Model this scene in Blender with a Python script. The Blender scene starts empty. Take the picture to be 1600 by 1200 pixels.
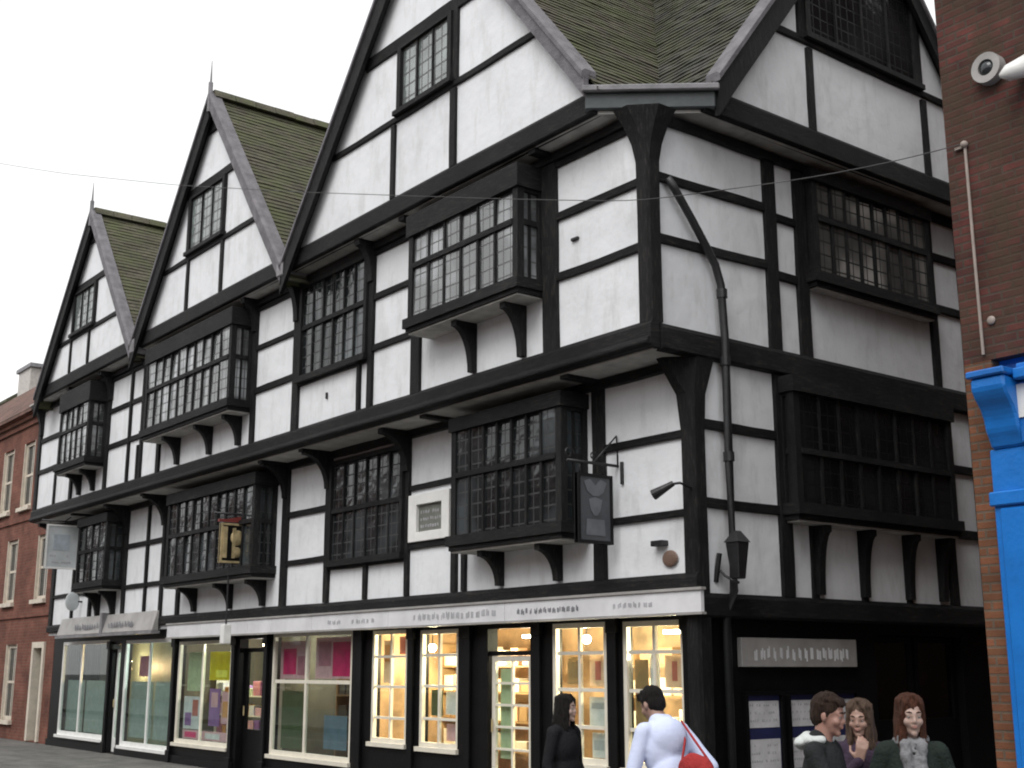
import bpy, bmesh, math, random
from mathutils import Vector, Matrix, noise
R = math.radians
scene = bpy.context.scene
C = bpy.data.collections.new("Place"); scene.collection.children.link(C)

# ------------------------------------------------------------------ camera
cam_d = bpy.data.cameras.new("camera"); cam = bpy.data.objects.new("camera", cam_d); C.objects.link(cam)
cam.location = (9.332, -9.675, 1.70)
cam.rotation_euler = (R(90 + 12.81), 0, R(52.32))
cam_d.sensor_width = 36; cam_d.lens = 44.03; cam_d.clip_end = 1500; cam_d.clip_start = 0.05
scene.camera = cam
# ------------------------------------------------------------------ world
W = bpy.data.worlds.new("World"); scene.world = W; W.use_nodes = True
wn = W.node_tree.nodes; wl = W.node_tree.links
sky = wn.new("ShaderNodeTexSky"); sky.sky_type = 'NISHITA'; sky.sun_disc = False
sky.sun_elevation = R(38); sky.sun_rotation = R(205); sky.air_density = 1.0; sky.dust_density = 4.0; sky.ozone_density = 1.0
hsv = wn.new("ShaderNodeHueSaturation"); hsv.inputs['Saturation'].default_value = 0.12; hsv.inputs['Value'].default_value = 60.0
wl.new(sky.outputs[0], hsv.inputs['Color'])
gam = wn.new("ShaderNodeGamma"); gam.inputs[1].default_value = 0.14      # an overcast sky is far more even than a clear one
wl.new(hsv.outputs[0], gam.inputs[0]); wl.new(gam.outputs[0], wn['Background'].inputs[0]); wn['Background'].inputs[1].default_value = 0.15 # strength
# ------------------------------------------------------------------ sun
sd = bpy.data.lights.new("sun", 'SUN'); sun = bpy.data.objects.new("sun", sd); C.objects.link(sun)
sd.energy = 0.5; sd.angle = R(35); sd.color = (1, .985, .96)
SUNDIR = Vector((.35, -1.0, 1.3)).normalized()       # towards the sun
sun.rotation_euler = SUNDIR.to_track_quat('Z', 'Y').to_euler()
sky.sun_rotation = math.atan2(SUNDIR.x, SUNDIR.y)
sky.sun_elevation = math.asin(SUNDIR.z)
scene.view_settings.view_transform = 'Standard'; scene.view_settings.look = 'None'
scene.view_settings.gamma = 1.0; scene.view_settings.exposure = 1.92
scene.render.engine = 'CYCLES'; scene.cycles.filter_width = 2.0

# ------------------------------------------------------------------ materials
def new_mat(name):
    m = bpy.data.materials.new(name); m.use_nodes = True
    return m, m.node_tree.nodes, m.node_tree.links, m.node_tree.nodes['Principled BSDF']
def N(nodes, kind, **kw):
    n = nodes.new(kind)
    for k, v in kw.items():
        if k in n.inputs: n.inputs[k].default_value = v
        else: setattr(n, k, v)
    return n
def ramp(nodes, stops):
    r = nodes.new('ShaderNodeValToRGB'); cr = r.color_ramp
    while len(cr.elements) < len(stops): cr.elements.new(.5)
    for e, (p, c) in zip(cr.elements, stops):
        e.position = p; e.color = (c[0], c[1], c[2], 1) if len(c) == 3 else c
    return r
def coords(nodes, links, scale=(1, 1, 1)):
    g = nodes.new('ShaderNodeNewGeometry'); mp = nodes.new('ShaderNodeMapping')
    mp.inputs['Scale'].default_value = scale; links.new(g.outputs['Position'], mp.inputs['Vector'])
    return mp
def plain(name, col, rough=.6, var=.15, scale=6, bump=.15, metal=0, stretch=(1, 1, 1), spec=.5):
    """a noisy painted / natural surface"""
    m, n, l, b = new_mat(name)
    mp = coords(n, l, stretch)
    t = N(n, 'ShaderNodeTexNoise', Scale=scale, Detail=6, Roughness=.6); l.new(mp.outputs[0], t.inputs['Vector'])
    lo = [c * (1 - var) for c in col]; hi = [min(1, c * (1 + var)) for c in col]
    r = ramp(n, [(.3, lo), (.7, hi)]); l.new(t.outputs['Fac'], r.inputs[0]); l.new(r.outputs[0], b.inputs['Base Color'])
    t2 = N(n, 'ShaderNodeTexNoise', Scale=scale * 6, Detail=4); l.new(mp.outputs[0], t2.inputs['Vector'])
    bm_ = N(n, 'ShaderNodeBump', Strength=bump, Distance=.02); l.new(t2.outputs['Fac'], bm_.inputs['Height'])
    l.new(bm_.outputs[0], b.inputs['Normal'])
    b.inputs['Roughness'].default_value = rough; b.inputs['Metallic'].default_value = metal
    b.inputs['Specular IOR Level'].default_value = spec
    return m
def timber_mat(name, stretch):
    m, n, l, b = new_mat(name)
    mp = coords(n, l, stretch); t = N(n, 'ShaderNodeTexNoise', Scale=9, Detail=8, Roughness=.7); l.new(mp.outputs[0], t.inputs['Vector'])
    r = ramp(n, [(.30, (.0045, .0045, .005)), (.52, (.0085, .0085, .009)), (.60, (.020, .0195, .019)), (.76, (.048, .045, .041))]); l.new(t.outputs['Fac'], r.inputs[0])
    mp2 = coords(n, l); t2 = N(n, 'ShaderNodeTexNoise', Scale=.9, Detail=4); l.new(mp2.outputs[0], t2.inputs['Vector'])
    r2 = ramp(n, [(.35, (.55, .55, .58)), (.7, (1.7, 1.65, 1.6))]); l.new(t2.outputs['Fac'], r2.inputs[0])
    mu = N(n, 'ShaderNodeMixRGB', blend_type='MULTIPLY'); mu.inputs[0].default_value = 1; l.new(r.outputs[0], mu.inputs[1]); l.new(r2.outputs[0], mu.inputs[2]); l.new(mu.outputs[0], b.inputs['Base Color'])
    t3 = N(n, 'ShaderNodeTexNoise', Scale=22, Detail=8, Roughness=.7); l.new(mp.outputs[0], t3.inputs['Vector'])
    bu = N(n, 'ShaderNodeBump', Strength=.9, Distance=.02); l.new(t3.outputs['Fac'], bu.inputs['Height']); l.new(bu.outputs[0], b.inputs['Normal'])
    b.inputs['Roughness'].default_value = .62; b.inputs['Specular IOR Level'].default_value = .2
    return m
def plaster_mat(name, col):
    m, n, l, b = new_mat(name)
    mp = coords(n, l); t = N(n, 'ShaderNodeTexNoise', Scale=1.3, Detail=8, Roughness=.65); l.new(mp.outputs[0], t.inputs['Vector'])
    r = ramp(n, [(.22, [c * .84 for c in col]), (.42, [c * .95 for c in col]), (.55, col), (.8, [min(1, c * 1.04) for c in col])]); l.new(t.outputs['Fac'], r.inputs[0])
    # rain streaks and grubby patches with a shape of their own
    mp2 = coords(n, l, (3.2, 3.2, .9)); t2 = N(n, 'ShaderNodeTexNoise', Scale=1.5, Detail=7, Roughness=.7); l.new(mp2.outputs[0], t2.inputs['Vector'])
    r2 = ramp(n, [(.50, (0, 0, 0)), (.70, (1, 1, 1))]); l.new(t2.outputs['Fac'], r2.inputs[0])
    mx = N(n, 'ShaderNodeMixRGB'); mx.inputs[2].default_value = (.47, .47, .46, 1)
    ml = N(n, 'ShaderNodeMath', operation='MULTIPLY'); ml.inputs[1].default_value = .42
    l.new(r2.outputs[0], ml.inputs[0]); l.new(ml.outputs[0], mx.inputs[0]); l.new(r.outputs[0], mx.inputs[1])
    l.new(mx.outputs[0], b.inputs['Base Color'])
    t3 = N(n, 'ShaderNodeTexNoise', Scale=4, Detail=9, Roughness=.55); l.new(mp.outputs[0], t3.inputs['Vector'])
    bu = N(n, 'ShaderNodeBump', Strength=.45, Distance=.03); l.new(t3.outputs['Fac'], bu.inputs['Height']); l.new(bu.outputs[0], b.inputs['Normal'])
    b.inputs['Roughness'].default_value = .85; b.inputs['Specular IOR Level'].default_value = .2
    return m
def brick_mat(name, c1, c2, mortar, axis='xy', sx=.225, sz=.075, moss=None, bump=.5, off=.5, msize=.012, rough=.85, blotch=.5):
    """axis: which combination of world axes runs along the courses"""
    m, n, l, b = new_mat(name)
    g = n.new('ShaderNodeNewGeometry'); s = n.new('ShaderNodeSeparateXYZ'); l.new(g.outputs['Position'], s.inputs[0])
    cb = n.new('ShaderNodeCombineXYZ')
    if axis == 'xy':
        ad = N(n, 'ShaderNodeMath', operation='ADD'); l.new(s.outputs[0], ad.inputs[0]); l.new(s.outputs[1], ad.inputs[1]); l.new(ad.outputs[0], cb.inputs[0])
    else: l.new(s.outputs['XYZ'.index(axis.upper())], cb.inputs[0])
    l.new(s.outputs[2], cb.inputs[1])
    bt = N(n, 'ShaderNodeTexBrick'); bt.offset = off
    bt.inputs['Color1'].default_value = (*c1, 1); bt.inputs['Color2'].default_value = (*c2, 1); bt.inputs['Mortar'].default_value = (*mortar, 1)
    bt.inputs['Scale'].default_value = 1; bt.inputs['Brick Width'].default_value = sx; bt.inputs['Row Height'].default_value = sz
    bt.inputs['Mortar Size'].default_value = msize; bt.inputs['Mortar Smooth'].default_value = .3; bt.inputs['Bias'].default_value = 0
    l.new(cb.outputs[0], bt.inputs['Vector'])
    t = N(n, 'ShaderNodeTexNoise', Scale=1.8, Detail=7, Roughness=.65); l.new(g.outputs['Position'], t.inputs['Vector'])
    r = ramp(n, [(.3, (1 - blotch,) * 3), (.7, (1 + blotch * .3,) * 3)]); l.new(t.outputs['Fac'], r.inputs[0])
    mu = N(n, 'ShaderNodeMixRGB', blend_type='MULTIPLY'); mu.inputs[0].default_value = 1
    l.new(bt.outputs[0], mu.inputs[1]); l.new(r.outputs[0], mu.inputs[2]); out = mu.outputs[0]
    if moss:
        t2 = N(n, 'ShaderNodeTexNoise', Scale=2.2, Detail=8, Roughness=.75); l.new(g.outputs['Position'], t2.inputs['Vector'])
        r2 = ramp(n, [(.42, (0, 0, 0)), (.62, (1, 1, 1))]); l.new(t2.outputs['Fac'], r2.inputs[0])
        mm = N(n, 'ShaderNodeMixRGB'); mm.inputs[2].default_value = (*moss, 1)
        l.new(r2.outputs[0], mm.inputs[0]); l.new(out, mm.inputs[1]); out = mm.outputs[0]
    l.new(out, b.inputs['Base Color'])
    t3 = N(n, 'ShaderNodeTexNoise', Scale=60, Detail=4); l.new(g.outputs['Position'], t3.inputs['Vector'])
    ma = N(n, 'ShaderNodeMath', operation='MULTIPLY'); ma.inputs[1].default_value = -1.0; l.new(bt.outputs['Fac'], ma.inputs[0])
    a2 = N(n, 'ShaderNodeMath', operation='MULTIPLY_ADD'); a2.inputs[1].default_value = .5; l.new(t3.outputs['Fac'], a2.inputs[0]); l.new(ma.outputs[0], a2.inputs[2])
    bu = N(n, 'ShaderNodeBump', Strength=bump, Distance=.012); l.new(a2.outputs[0], bu.inputs['Height']); l.new(bu.outputs[0], b.inputs['Normal'])
    b.inputs['Roughness'].default_value = rough; b.inputs['Specular IOR Level'].default_value = .25
    return m
def leaded_mat(name, axis, col=(.02, .024, .024), bw=.14, bh=.17, lead=.010, rough=.09, ior=1.75, warp=.55, bright=6, leadc=.03):
    """dark old glass behind lead cames"""
    m, n, l, b = new_mat(name)
    g = n.new('ShaderNodeNewGeometry'); s = n.new('ShaderNodeSeparateXYZ'); l.new(g.outputs['Position'], s.inputs[0])
    cb = n.new('ShaderNodeCombineXYZ'); ad = N(n, 'ShaderNodeMath', operation='ADD')
    l.new(s.outputs[0], ad.inputs[0]); l.new(s.outputs[1], ad.inputs[1]); l.new(ad.outputs[0], cb.inputs[0]); l.new(s.outputs[2], cb.inputs[1])
    bt = N(n, 'ShaderNodeTexBrick'); bt.offset = 0
    bt.inputs['Color1'].default_value = (1, 1, 1, 1); bt.inputs['Color2'].default_value = (.35, .35, .35, 1); bt.inputs['Mortar'].default_value = (0, 0, 0, 1)
    bt.inputs['Scale'].default_value = 1; bt.inputs['Brick Width'].default_value = bw; bt.inputs['Row Height'].default_value = bh
    bt.inputs['Mortar Size'].default_value = lead; bt.inputs['Mortar Smooth'].default_value = .1
    l.new(cb.outputs[0], bt.inputs['Vector'])
    mx = N(n, 'ShaderNodeMixRGB'); l.new(bt.outputs['Fac'], mx.inputs[0])
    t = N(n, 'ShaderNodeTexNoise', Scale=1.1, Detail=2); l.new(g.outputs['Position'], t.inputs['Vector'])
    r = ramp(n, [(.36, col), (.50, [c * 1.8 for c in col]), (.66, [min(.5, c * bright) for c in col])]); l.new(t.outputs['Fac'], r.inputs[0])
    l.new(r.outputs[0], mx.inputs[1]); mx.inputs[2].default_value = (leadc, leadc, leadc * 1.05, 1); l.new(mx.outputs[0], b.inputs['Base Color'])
    rr = N(n, 'ShaderNodeMapRange'); rr.inputs['To Min'].default_value = rough; rr.inputs['To Max'].default_value = .6
    l.new(bt.outputs['Fac'], rr.inputs['Value']); l.new(rr.outputs[0], b.inputs['Roughness'])
    # every quarry sits at its own small tilt
    t2 = N(n, 'ShaderNodeTexNoise', Scale=3.3, Detail=2); l.new(g.outputs['Position'], t2.inputs['Vector'])
    a2 = N(n, 'ShaderNodeMath', operation='MULTIPLY_ADD'); a2.inputs[1].default_value = -.15
    l.new(bt.outputs['Fac'], a2.inputs[0]); l.new(t2.outputs['Fac'], a2.inputs[2])
    bu = N(n, 'ShaderNodeBump', Strength=warp, Distance=.05); l.new(a2.outputs[0], bu.inputs['Height']); l.new(bu.outputs[0], b.inputs['Normal'])
    b.inputs['IOR'].default_value = ior
    return m
def clear_glass(name, tint=(.9, .95, .93)):
    m, n, l, b = new_mat(name); n.remove(b)
    tr = n.new('ShaderNodeBsdfTransparent'); tr.inputs[0].default_value = (*tint, 1)
    gl = n.new('ShaderNodeBsdfGlossy'); gl.inputs['Roughness'].default_value = .02
    fr = n.new('ShaderNodeFresnel'); ge = n.new('ShaderNodeNewGeometry'); mr = N(n, 'ShaderNodeMapRange')
    mr.inputs['To Min'].default_value = 1.45; mr.inputs['To Max'].default_value = 1 / 1.45      # a thin pane: the same reflectance on its inner face
    l.new(ge.outputs['Backfacing'], mr.inputs['Value']); l.new(mr.outputs[0], fr.inputs[0])
    mx = n.new('ShaderNodeMixShader'); l.new(fr.outputs[0], mx.inputs[0]); l.new(tr.outputs[0], mx.inputs[1]); l.new(gl.outputs[0], mx.inputs[2])
    l.new(mx.outputs[0], n['Material Output'].inputs[0]); return m
def emit(name, col, s):
    m, n, l, b = new_mat(name); b.inputs['Base Color'].default_value = (*col, 1)
    b.inputs['Emission Color'].default_value = (*col, 1); b.inputs['Emission Strength'].default_value = s; return m
M = {}
M['plaster'] = plaster_mat('white_limewash', (.772, .788, .812))
M['timber'] = timber_mat('black_painted_oak', (5, 5, .7))
M['timber_h'] = timber_mat('black_painted_oak_rail', (.7, .7, 6))
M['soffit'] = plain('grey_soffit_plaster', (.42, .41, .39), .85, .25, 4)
M['lead'] = plain('weathered_lead', (.20, .195, .205), .6, .3, 4, .3)
M['verge'] = plain('weathered_verge_board', (.135, .128, .14), .7, .35, 5, .4)
M['iron'] = plain('black_iron', (.015, .015, .017), .45, .3, 8, .2)
M['gutter'] = plain('dark_grey_gutter', (.052, .062, .065), .5, .25, 4, .2)
M['pipe'] = plain('cast_iron_pipe', (.016, .017, .019), .45, .25, 5, .15)
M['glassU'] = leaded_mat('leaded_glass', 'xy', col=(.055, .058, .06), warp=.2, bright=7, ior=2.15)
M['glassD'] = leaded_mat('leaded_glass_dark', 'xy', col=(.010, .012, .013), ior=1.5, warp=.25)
M['glassG'] = leaded_mat('leaded_glass_gable', 'xy', col=(.085, .10, .095), bw=.16, bh=.19, lead=.014, ior=2.1, bright=3)
M['glassK'] = leaded_mat('leaded_glass_unlit', 'xy', col=(.006, .0065, .007), ior=1.3, warp=.2, bright=3, leadc=.008)
M['roof'] = brick_mat('mossy_clay_tiles', (.094, .088, .066), (.12, .106, .08), (.062, .058, .046), axis='y', sx=.17, sz=.11, moss=(.088, .096, .048), bump=.3, msize=.008, blotch=.45)
M['roofR'] = brick_mat('grey_clay_tiles', (.068, .068, .062), (.09, .084, .074), (.046, .045, .04), axis='x', sx=.17, sz=.11, moss=(.068, .072, .042), bump=.45, msize=.008, blotch=.45)
M['brickL'] = brick_mat('orange_red_brick', (.23, .088, .062), (.18, .068, .05), (.19, .12, .09), msize=.008)
M['brickR'] = brick_mat('dark_red_brick', (.150, .044, .038), (.085, .034, .030), (.085, .062, .052), moss=(.060, .040, .026), blotch=.7)
M['brickQ'] = brick_mat('orange_quoin_brick', (.24, .095, .05), (.17, .075, .04), (.15, .11, .08))
M['tileL'] = brick_mat('brown_tiles', (.21, .115, .09), (.17, .10, .08), (.05, .04, .035), axis='x', sx=.17, sz=.1)
M['stone'] = plain('pale_stone_trim', (.62, .56, .47), .8, .15, 5)
M['cream'] = plain('cream_paint', (.72, .68, .58), .5, .08, 5, .1)
M['white'] = plain('white_paint', (.78, .78, .76), .45, .07, 5, .1)
M['signW'] = plain('off_white_fascia_board', (.68, .68, .70), .45, .12, 2.5, .05)
M['signG'] = plain('grey_fascia_board', (.33, .32, .31), .5, .2, 3, .05)
M['signP'] = plain('pale_blue_grey_board', (.50, .53, .54), .5, .12, 3, .05)
M['ink'] = plain('faded_lettering', (.40, .40, .42), .6, .2, 5, .0)
M['inkD'] = plain('dark_lettering', (.20, .20, .22), .6, .2, 5, .0)
M['gold'] = plain('gilded_relief', (.50, .40, .22), .45, .35, 9, .3, metal=.35)
M['red'] = plain('dull_red_paint', (.20, .035, .03), .5, .2, 6)
M['blue'] = plain('bright_blue_paint', (.012, .17, .56), .32, .12, 4, .15)
M['blueD'] = plain('blue_paint_moulding', (.010, .14, .48), .32, .12, 4, .15)
M['black'] = plain('black_shopfront_paint', (.005, .005, .0055), .45, .3, 5, .15, spec=.2)
M['clear'] = clear_glass('shop_glass')
M['paving'] = brick_mat('grey_paving_slabs', (.17, .165, .155), (.14, .137, .13), (.07, .07, .065), axis='x', sx=.6, sz=.4, msize=.008)
M['asphalt'] = plain('asphalt', (.055, .055, .057), .9, .3, 20, .4)
M['kerb'] = plain('granite_kerb', (.3, .29, .28), .8, .2, 15)
M['room'] = plain('shop_interior_paint', (.34, .22, .12), .7, .5, 2.2)
M['roomD'] = plain('shop_interior_dark', (.10, .09, .065), .7, .2, 3)
M['roomT'] = plain('frosted_display_back', (.26, .32, .29), .5, .2, 2)
M['wood'] = plain('shelf_wood', (.30, .19, .09), .5, .2, 4)
M['lampW'] = emit('warm_lamp', (1, .82, .5), 14)
M['lampC'] = emit('shop_strip_lamp', (1, .93, .75), 9)
# paving slabs run over x and y, not z
for k in ('paving',):
    nt = M[k].node_tree
    for n_ in nt.nodes:
        if n_.type == 'COMBXYZ':
            sp = [q for q in nt.nodes if q.type == 'SEPXYZ'][0]
            for lk in list(n_.inputs[1].links): nt.links.remove(lk)
            nt.links.new(sp.outputs[1], n_.inputs[1])

# ------------------------------------------------------------------ mesh helpers
class MB:
    def __init__(s): s.bm = bmesh.new()
    def hull(s, pts8):
        v = [s.bm.verts.new(p) for p in pts8]
        for f in ((0, 1, 3, 2), (4, 6, 7, 5), (0, 4, 5, 1), (2, 3, 7, 6), (0, 2, 6, 4), (1, 5, 7, 3)):
            s.bm.faces.new([v[i] for i in f])
    def box(s, a, b):
        s.hull([(x, y, z) for x in (a[0], b[0]) for y in (a[1], b[1]) for z in (a[2], b[2])])
    def poly(s, loop, thick_vec):
        """extrude a closed loop of 3D points by a vector"""
        t = Vector(thick_vec); a = [s.bm.verts.new(p) for p in loop]; b = [s.bm.verts.new(Vector(p) + t) for p in loop]
        s.bm.faces.new(a); s.bm.faces.new(list(reversed(b))); n = len(a)
        for i in range(n): s.bm.faces.new([a[i], b[i], b[(i + 1) % n], a[(i + 1) % n]])
    def face(s, pts): s.bm.faces.new([s.bm.verts.new(p) for p in pts])
    def tube(s, pts, rad, seg=8, cap=True):
        pts = [Vector(p) for p in pts]; rings = []
        rads = rad if isinstance(rad, (list, tuple)) else [rad] * len(pts)
        up = Vector((0, 0, 1))
        for i, p in enumerate(pts):
            d = (pts[min(i + 1, len(pts) - 1)] - pts[max(i - 1, 0)]).normalized()
            a = d.cross(up)
            if a.length < .05: a = d.cross(Vector((0, 1, 0)))
            a.normalize(); b = d.cross(a).normalized()
            rings.append([s.bm.verts.new(p + (a * math.cos(2 * math.pi * k / seg) + b * math.sin(2 * math.pi * k / seg)) * rads[i]) for k in range(seg)])
        for r0, r1 in zip(rings, rings[1:]):
            for k in range(seg): s.bm.faces.new([r0[k], r0[(k + 1) % seg], r1[(k + 1) % seg], r1[k]])
        if cap: s.bm.faces.new(rings[0]); s.bm.faces.new(list(reversed(rings[-1])))
    def ball(s, c, r, seg=16, ring=10, scale=(1, 1, 1), rot=None):
        ret = bmesh.ops.create_uvsphere(s.bm, u_segments=seg, v_segments=ring, radius=r)
        mt = Matrix.Translation(c) @ (rot.to_4x4() if rot else Matrix()) @ Matrix.Diagonal((*scale, 1))
        bmesh.ops.transform(s.bm, matrix=mt, verts=ret['verts'])
    def cone(s, p0, p1, r0, r1, seg=12): s.tube([p0, p1], [r0, r1], seg)
    def build(s, name, mat, parent=None, smooth=False, bevel=0, recalc=True):
        if recalc: bmesh.ops.recalc_face_normals(s.bm, faces=s.bm.faces)
        if bevel: bmesh.ops.bevel(s.bm, geom=list(s.bm.edges), offset=bevel, segments=1, affect='EDGES', profile=.5)
        me = bpy.data.meshes.new(name); s.bm.to_mesh(me); s.bm.free()
        if isinstance(mat, str): mat = M[mat]
        me.materials.append(mat)
        if smooth:
            for p in me.polygons: p.use_smooth = True
        o = bpy.data.objects.new(name, me); C.objects.link(o)
        if parent is not None: adopt(o, parent)
        return o
def base_of(o):
    return Vector((0, 0, 0)) if o.parent else Vector(o.location)      # parts keep world coordinates
def adopt(o, parent):
    o.parent = parent; o.matrix_parent_inverse = Matrix.Translation(-base_of(parent))
def thing(name, label, cat, loc=(0, 0, 0), group=None):
    o = bpy.data.objects.new(name, None); C.objects.link(o); o.location = loc; o.empty_display_size = .2
    o['label'] = label; o['category'] = cat
    if group: o['group'] = group
    return o
def tag(o, label, cat, group=None):
    o['label'] = label; o['category'] = cat
    if group: o['group'] = group
    return o
class Fr:
    """a wall plane: u along the wall, d outwards, z up"""
    def __init__(s, kind, c): s.kind = kind; s.c = c
    def P(s, u, d, z): return Vector((u, s.c - d, z)) if s.kind == 'L' else Vector((s.c + d, u, z))
    def sh(s, dd): return Fr(s.kind, s.c - dd if s.kind == 'L' else s.c + dd)
    def box(s, mb, u0, u1, d0, d1, z0, z1): mb.hull([s.P(u, d, z) for u in (u0, u1) for d in (d0, d1) for z in (z0, z1)])
    def plate(s, mb, loop, d0, d1):
        mb.poly([s.P(u, d0, z) for u, z in loop], s.P(0, d1, 0) - s.P(0, d0, 0))
rnd = random.Random(4)
def beam(fr, u0, z0, u1, z1, w, d=.045, d0=-.02, name='rail', parent=None, mat=None, wob=.007):
    """a hand-hewn timber lying on the wall from (u0,z0) to (u1,z1), w wide, d proud of it"""
    mb = MB(); L = math.hypot(u1 - u0, z1 - z0); n = max(2, int(L / .35)); ax = ((u1 - u0) / L, (z1 - z0) / L); nx = (-ax[1], ax[0])
    rings = []; ph = rnd.random() * 100
    for i in range(n + 1):
        t = i / n; u = u0 + (u1 - u0) * t; z = z0 + (z1 - z0) * t
        a = w / 2 + wob * noise.noise((ph + t * L * 1.3, 0, 0)) * 1.6; b = w / 2 + wob * noise.noise((ph + t * L * 1.3, 7, 0)) * 1.6
        dd = d + .006 * noise.noise((ph + t * L, 3, 1))
        c = .008
        ring = [fr.P(u + nx[0] * a, d0, z + nx[1] * a), fr.P(u + nx[0] * a, dd - c, z + nx[1] * a), fr.P(u + nx[0] * (a - c), dd, z + nx[1] * (a - c)),
                fr.P(u - nx[0] * (b - c), dd, z - nx[1] * (b - c)), fr.P(u - nx[0] * b, dd - c, z - nx[1] * b), fr.P(u - nx[0] * b, d0, z - nx[1] * b)]
        rings.append([mb.bm.verts.new(p) for p in ring])
    for r0, r1 in zip(rings, rings[1:]):
        for k in range(6): mb.bm.faces.new([r0[k], r0[(k + 1) % 6], r1[(k + 1) % 6], r1[k]])
    mb.bm.faces.new(rings[0]); mb.bm.faces.new(list(reversed(rings[-1])))
    return mb.build(name, mat or ('timber' if abs(z1 - z0) > abs(u1 - u0) else 'timber_h'), parent)
def post(fr, u, z0, z1, w=.14, parent=None, name='timber_post', lean=0, d=.05): return beam(fr, u, z0, u + lean, z1, w, d, name=name, parent=parent)
def rail(fr, z, u0, u1, w=.10, parent=None, name='timber_rail', dz=0, d=.04): return beam(fr, u0, z, u1, z + dz, w, d, name=name, parent=parent)
def wall_holes(fr, us, zs, holes, thick, name, mat, parent):
    """a wall with real openings: holes = (u0,u1,z0,z1)"""
    U = sorted({us[0], us[1], *[h[0] for h in holes], *[h[1] for h in holes]}); Z = sorted({zs[0], zs[1], *[h[2] for h in holes], *[h[3] for h in holes]})
    bm = bmesh.new(); vs = {}
    def V(i, j, k):
        if (i, j, k) not in vs: vs[(i, j, k)] = bm.verts.new(fr.P(U[i], -thick * k, Z[j]))
        return vs[(i, j, k)]
    def solid(i, j):
        if i < 0 or j < 0 or i >= len(U) - 1 or j >= len(Z) - 1: return False
        cu, cz = (U[i] + U[i + 1]) / 2, (Z[j] + Z[j + 1]) / 2
        return not any(h[0] < cu < h[1] and h[2] < cz < h[3] for h in holes)
    for i in range(len(U) - 1):
        for j in range(len(Z) - 1):
            if not solid(i, j): continue
            for k in (0, 1): bm.faces.new([V(i, j, k), V(i + 1, j, k), V(i + 1, j + 1, k), V(i, j + 1, k)])
            if not solid(i - 1, j): bm.faces.new([V(i, j, 0), V(i, j, 1), V(i, j + 1, 1), V(i, j + 1, 0)])
            if not solid(i + 1, j): bm.faces.new([V(i + 1, j, 0), V(i + 1, j, 1), V(i + 1, j + 1, 1), V(i + 1, j + 1, 0)])
            if not solid(i, j - 1): bm.faces.new([V(i, j, 0), V(i + 1, j, 0), V(i + 1, j, 1), V(i, j, 1)])
            if not solid(i, j + 1): bm.faces.new([V(i, j + 1, 0), V(i + 1, j + 1, 0), V(i + 1, j + 1, 1), V(i, j + 1, 1)])
    mb = MB(); mb.bm.free(); mb.bm = bm
    return mb.build(name, mat, parent)

def bracket(fr, u, z0, z1, out, w=.09, parent=None, mat='timber', name='bracket', d0=.03):
    """curved oak bracket: foot on the wall at z0, arm reaching out to `out` at z1"""
    mb = MB(); n = 8; loop = [(d0 - .03, z0), (d0 - .03, z1)]
    loop.append((out, z1)); loop.append((out, z1 - .07))
    for i in range(1, n):
        a = i / n * math.pi / 2
        loop.append((d0 + .05 + (out - d0 - .05) * (1 - math.sin(a)), z1 - .07 - (z1 - .07 - z0) * (1 - math.cos(a))))
    loop.append((d0 + .05, z0))
    mb.poly([fr.P(u - w / 2, d, z) for d, z in loop], fr.P(w, 0, 0) - fr.P(0, 0, 0))
    return mb.build(name, mat, parent)

def window(fr, u0, u1, z0, z1, nm, tz=None, parent=None, glass='glassU', fw=.07, mw=.035, name='window', d=.05, tcount=0):
    """a flush mullioned window: frame, mullions, transom, leaded panes (each pane slightly tilted)"""
    f = MB()
    fr.box(f, u0, u0 + fw, 0, d + .03, z0, z1); fr.box(f, u1 - fw, u1, 0, d + .03, z0, z1)
    fr.box(f, u0 + fw, u1 - fw, 0, d + .03, z1 - fw, z1)
    w = f.build(name, 'timber', parent)
    s = MB(); fr.box(s, u0 - .03, u1 + .03, -.01, d + .07, z0 - .09, z0); s.build('sill', 'timber_h', w)
    glaze(fr, u0 + fw, u1 - fw, z0, z1 - fw, nm, tz, w, glass, mw, d)
    return w
def glaze(fr, u0, u1, z0, z1, nm, tz, w, glass, mw, d):
    step = (u1 - u0) / nm; segs = [(z0, z1)] if tz is None else [(z0, tz - .035), (tz + .035, z1)]
    for k in range(1, nm):
        m = MB(); q = rnd.uniform(-.006, .006); fr.box(m, u0 + k * step - mw / 2 + q, u0 + k * step + mw / 2 + q, .012, d, z0, z1); m.build('mullion', 'timber', w)
    if tz is not None:
        t = MB(); fr.box(t, u0, u1, .01, d + .015, tz - .035, tz + .035); t.build('transom', 'timber_h', w)
    g = MB()
    for k in range(nm):
        for a, b in segs:
            du = rnd.uniform(-.008, .008); dz = rnd.uniform(-.02, .010); x0 = u0 + k * step + (mw / 2 if k else 0); x1 = u0 + (k + 1) * step - (mw / 2 if k < nm - 1 else 0)
            g.face([fr.P(x0, .032 - du, a), fr.P(x1, .032 + du, a), fr.P(x1, .032 + du + dz, b), fr.P(x0, .032 - du + dz, b)])
    g.build('pane', glass, w, recalc=False)
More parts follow.
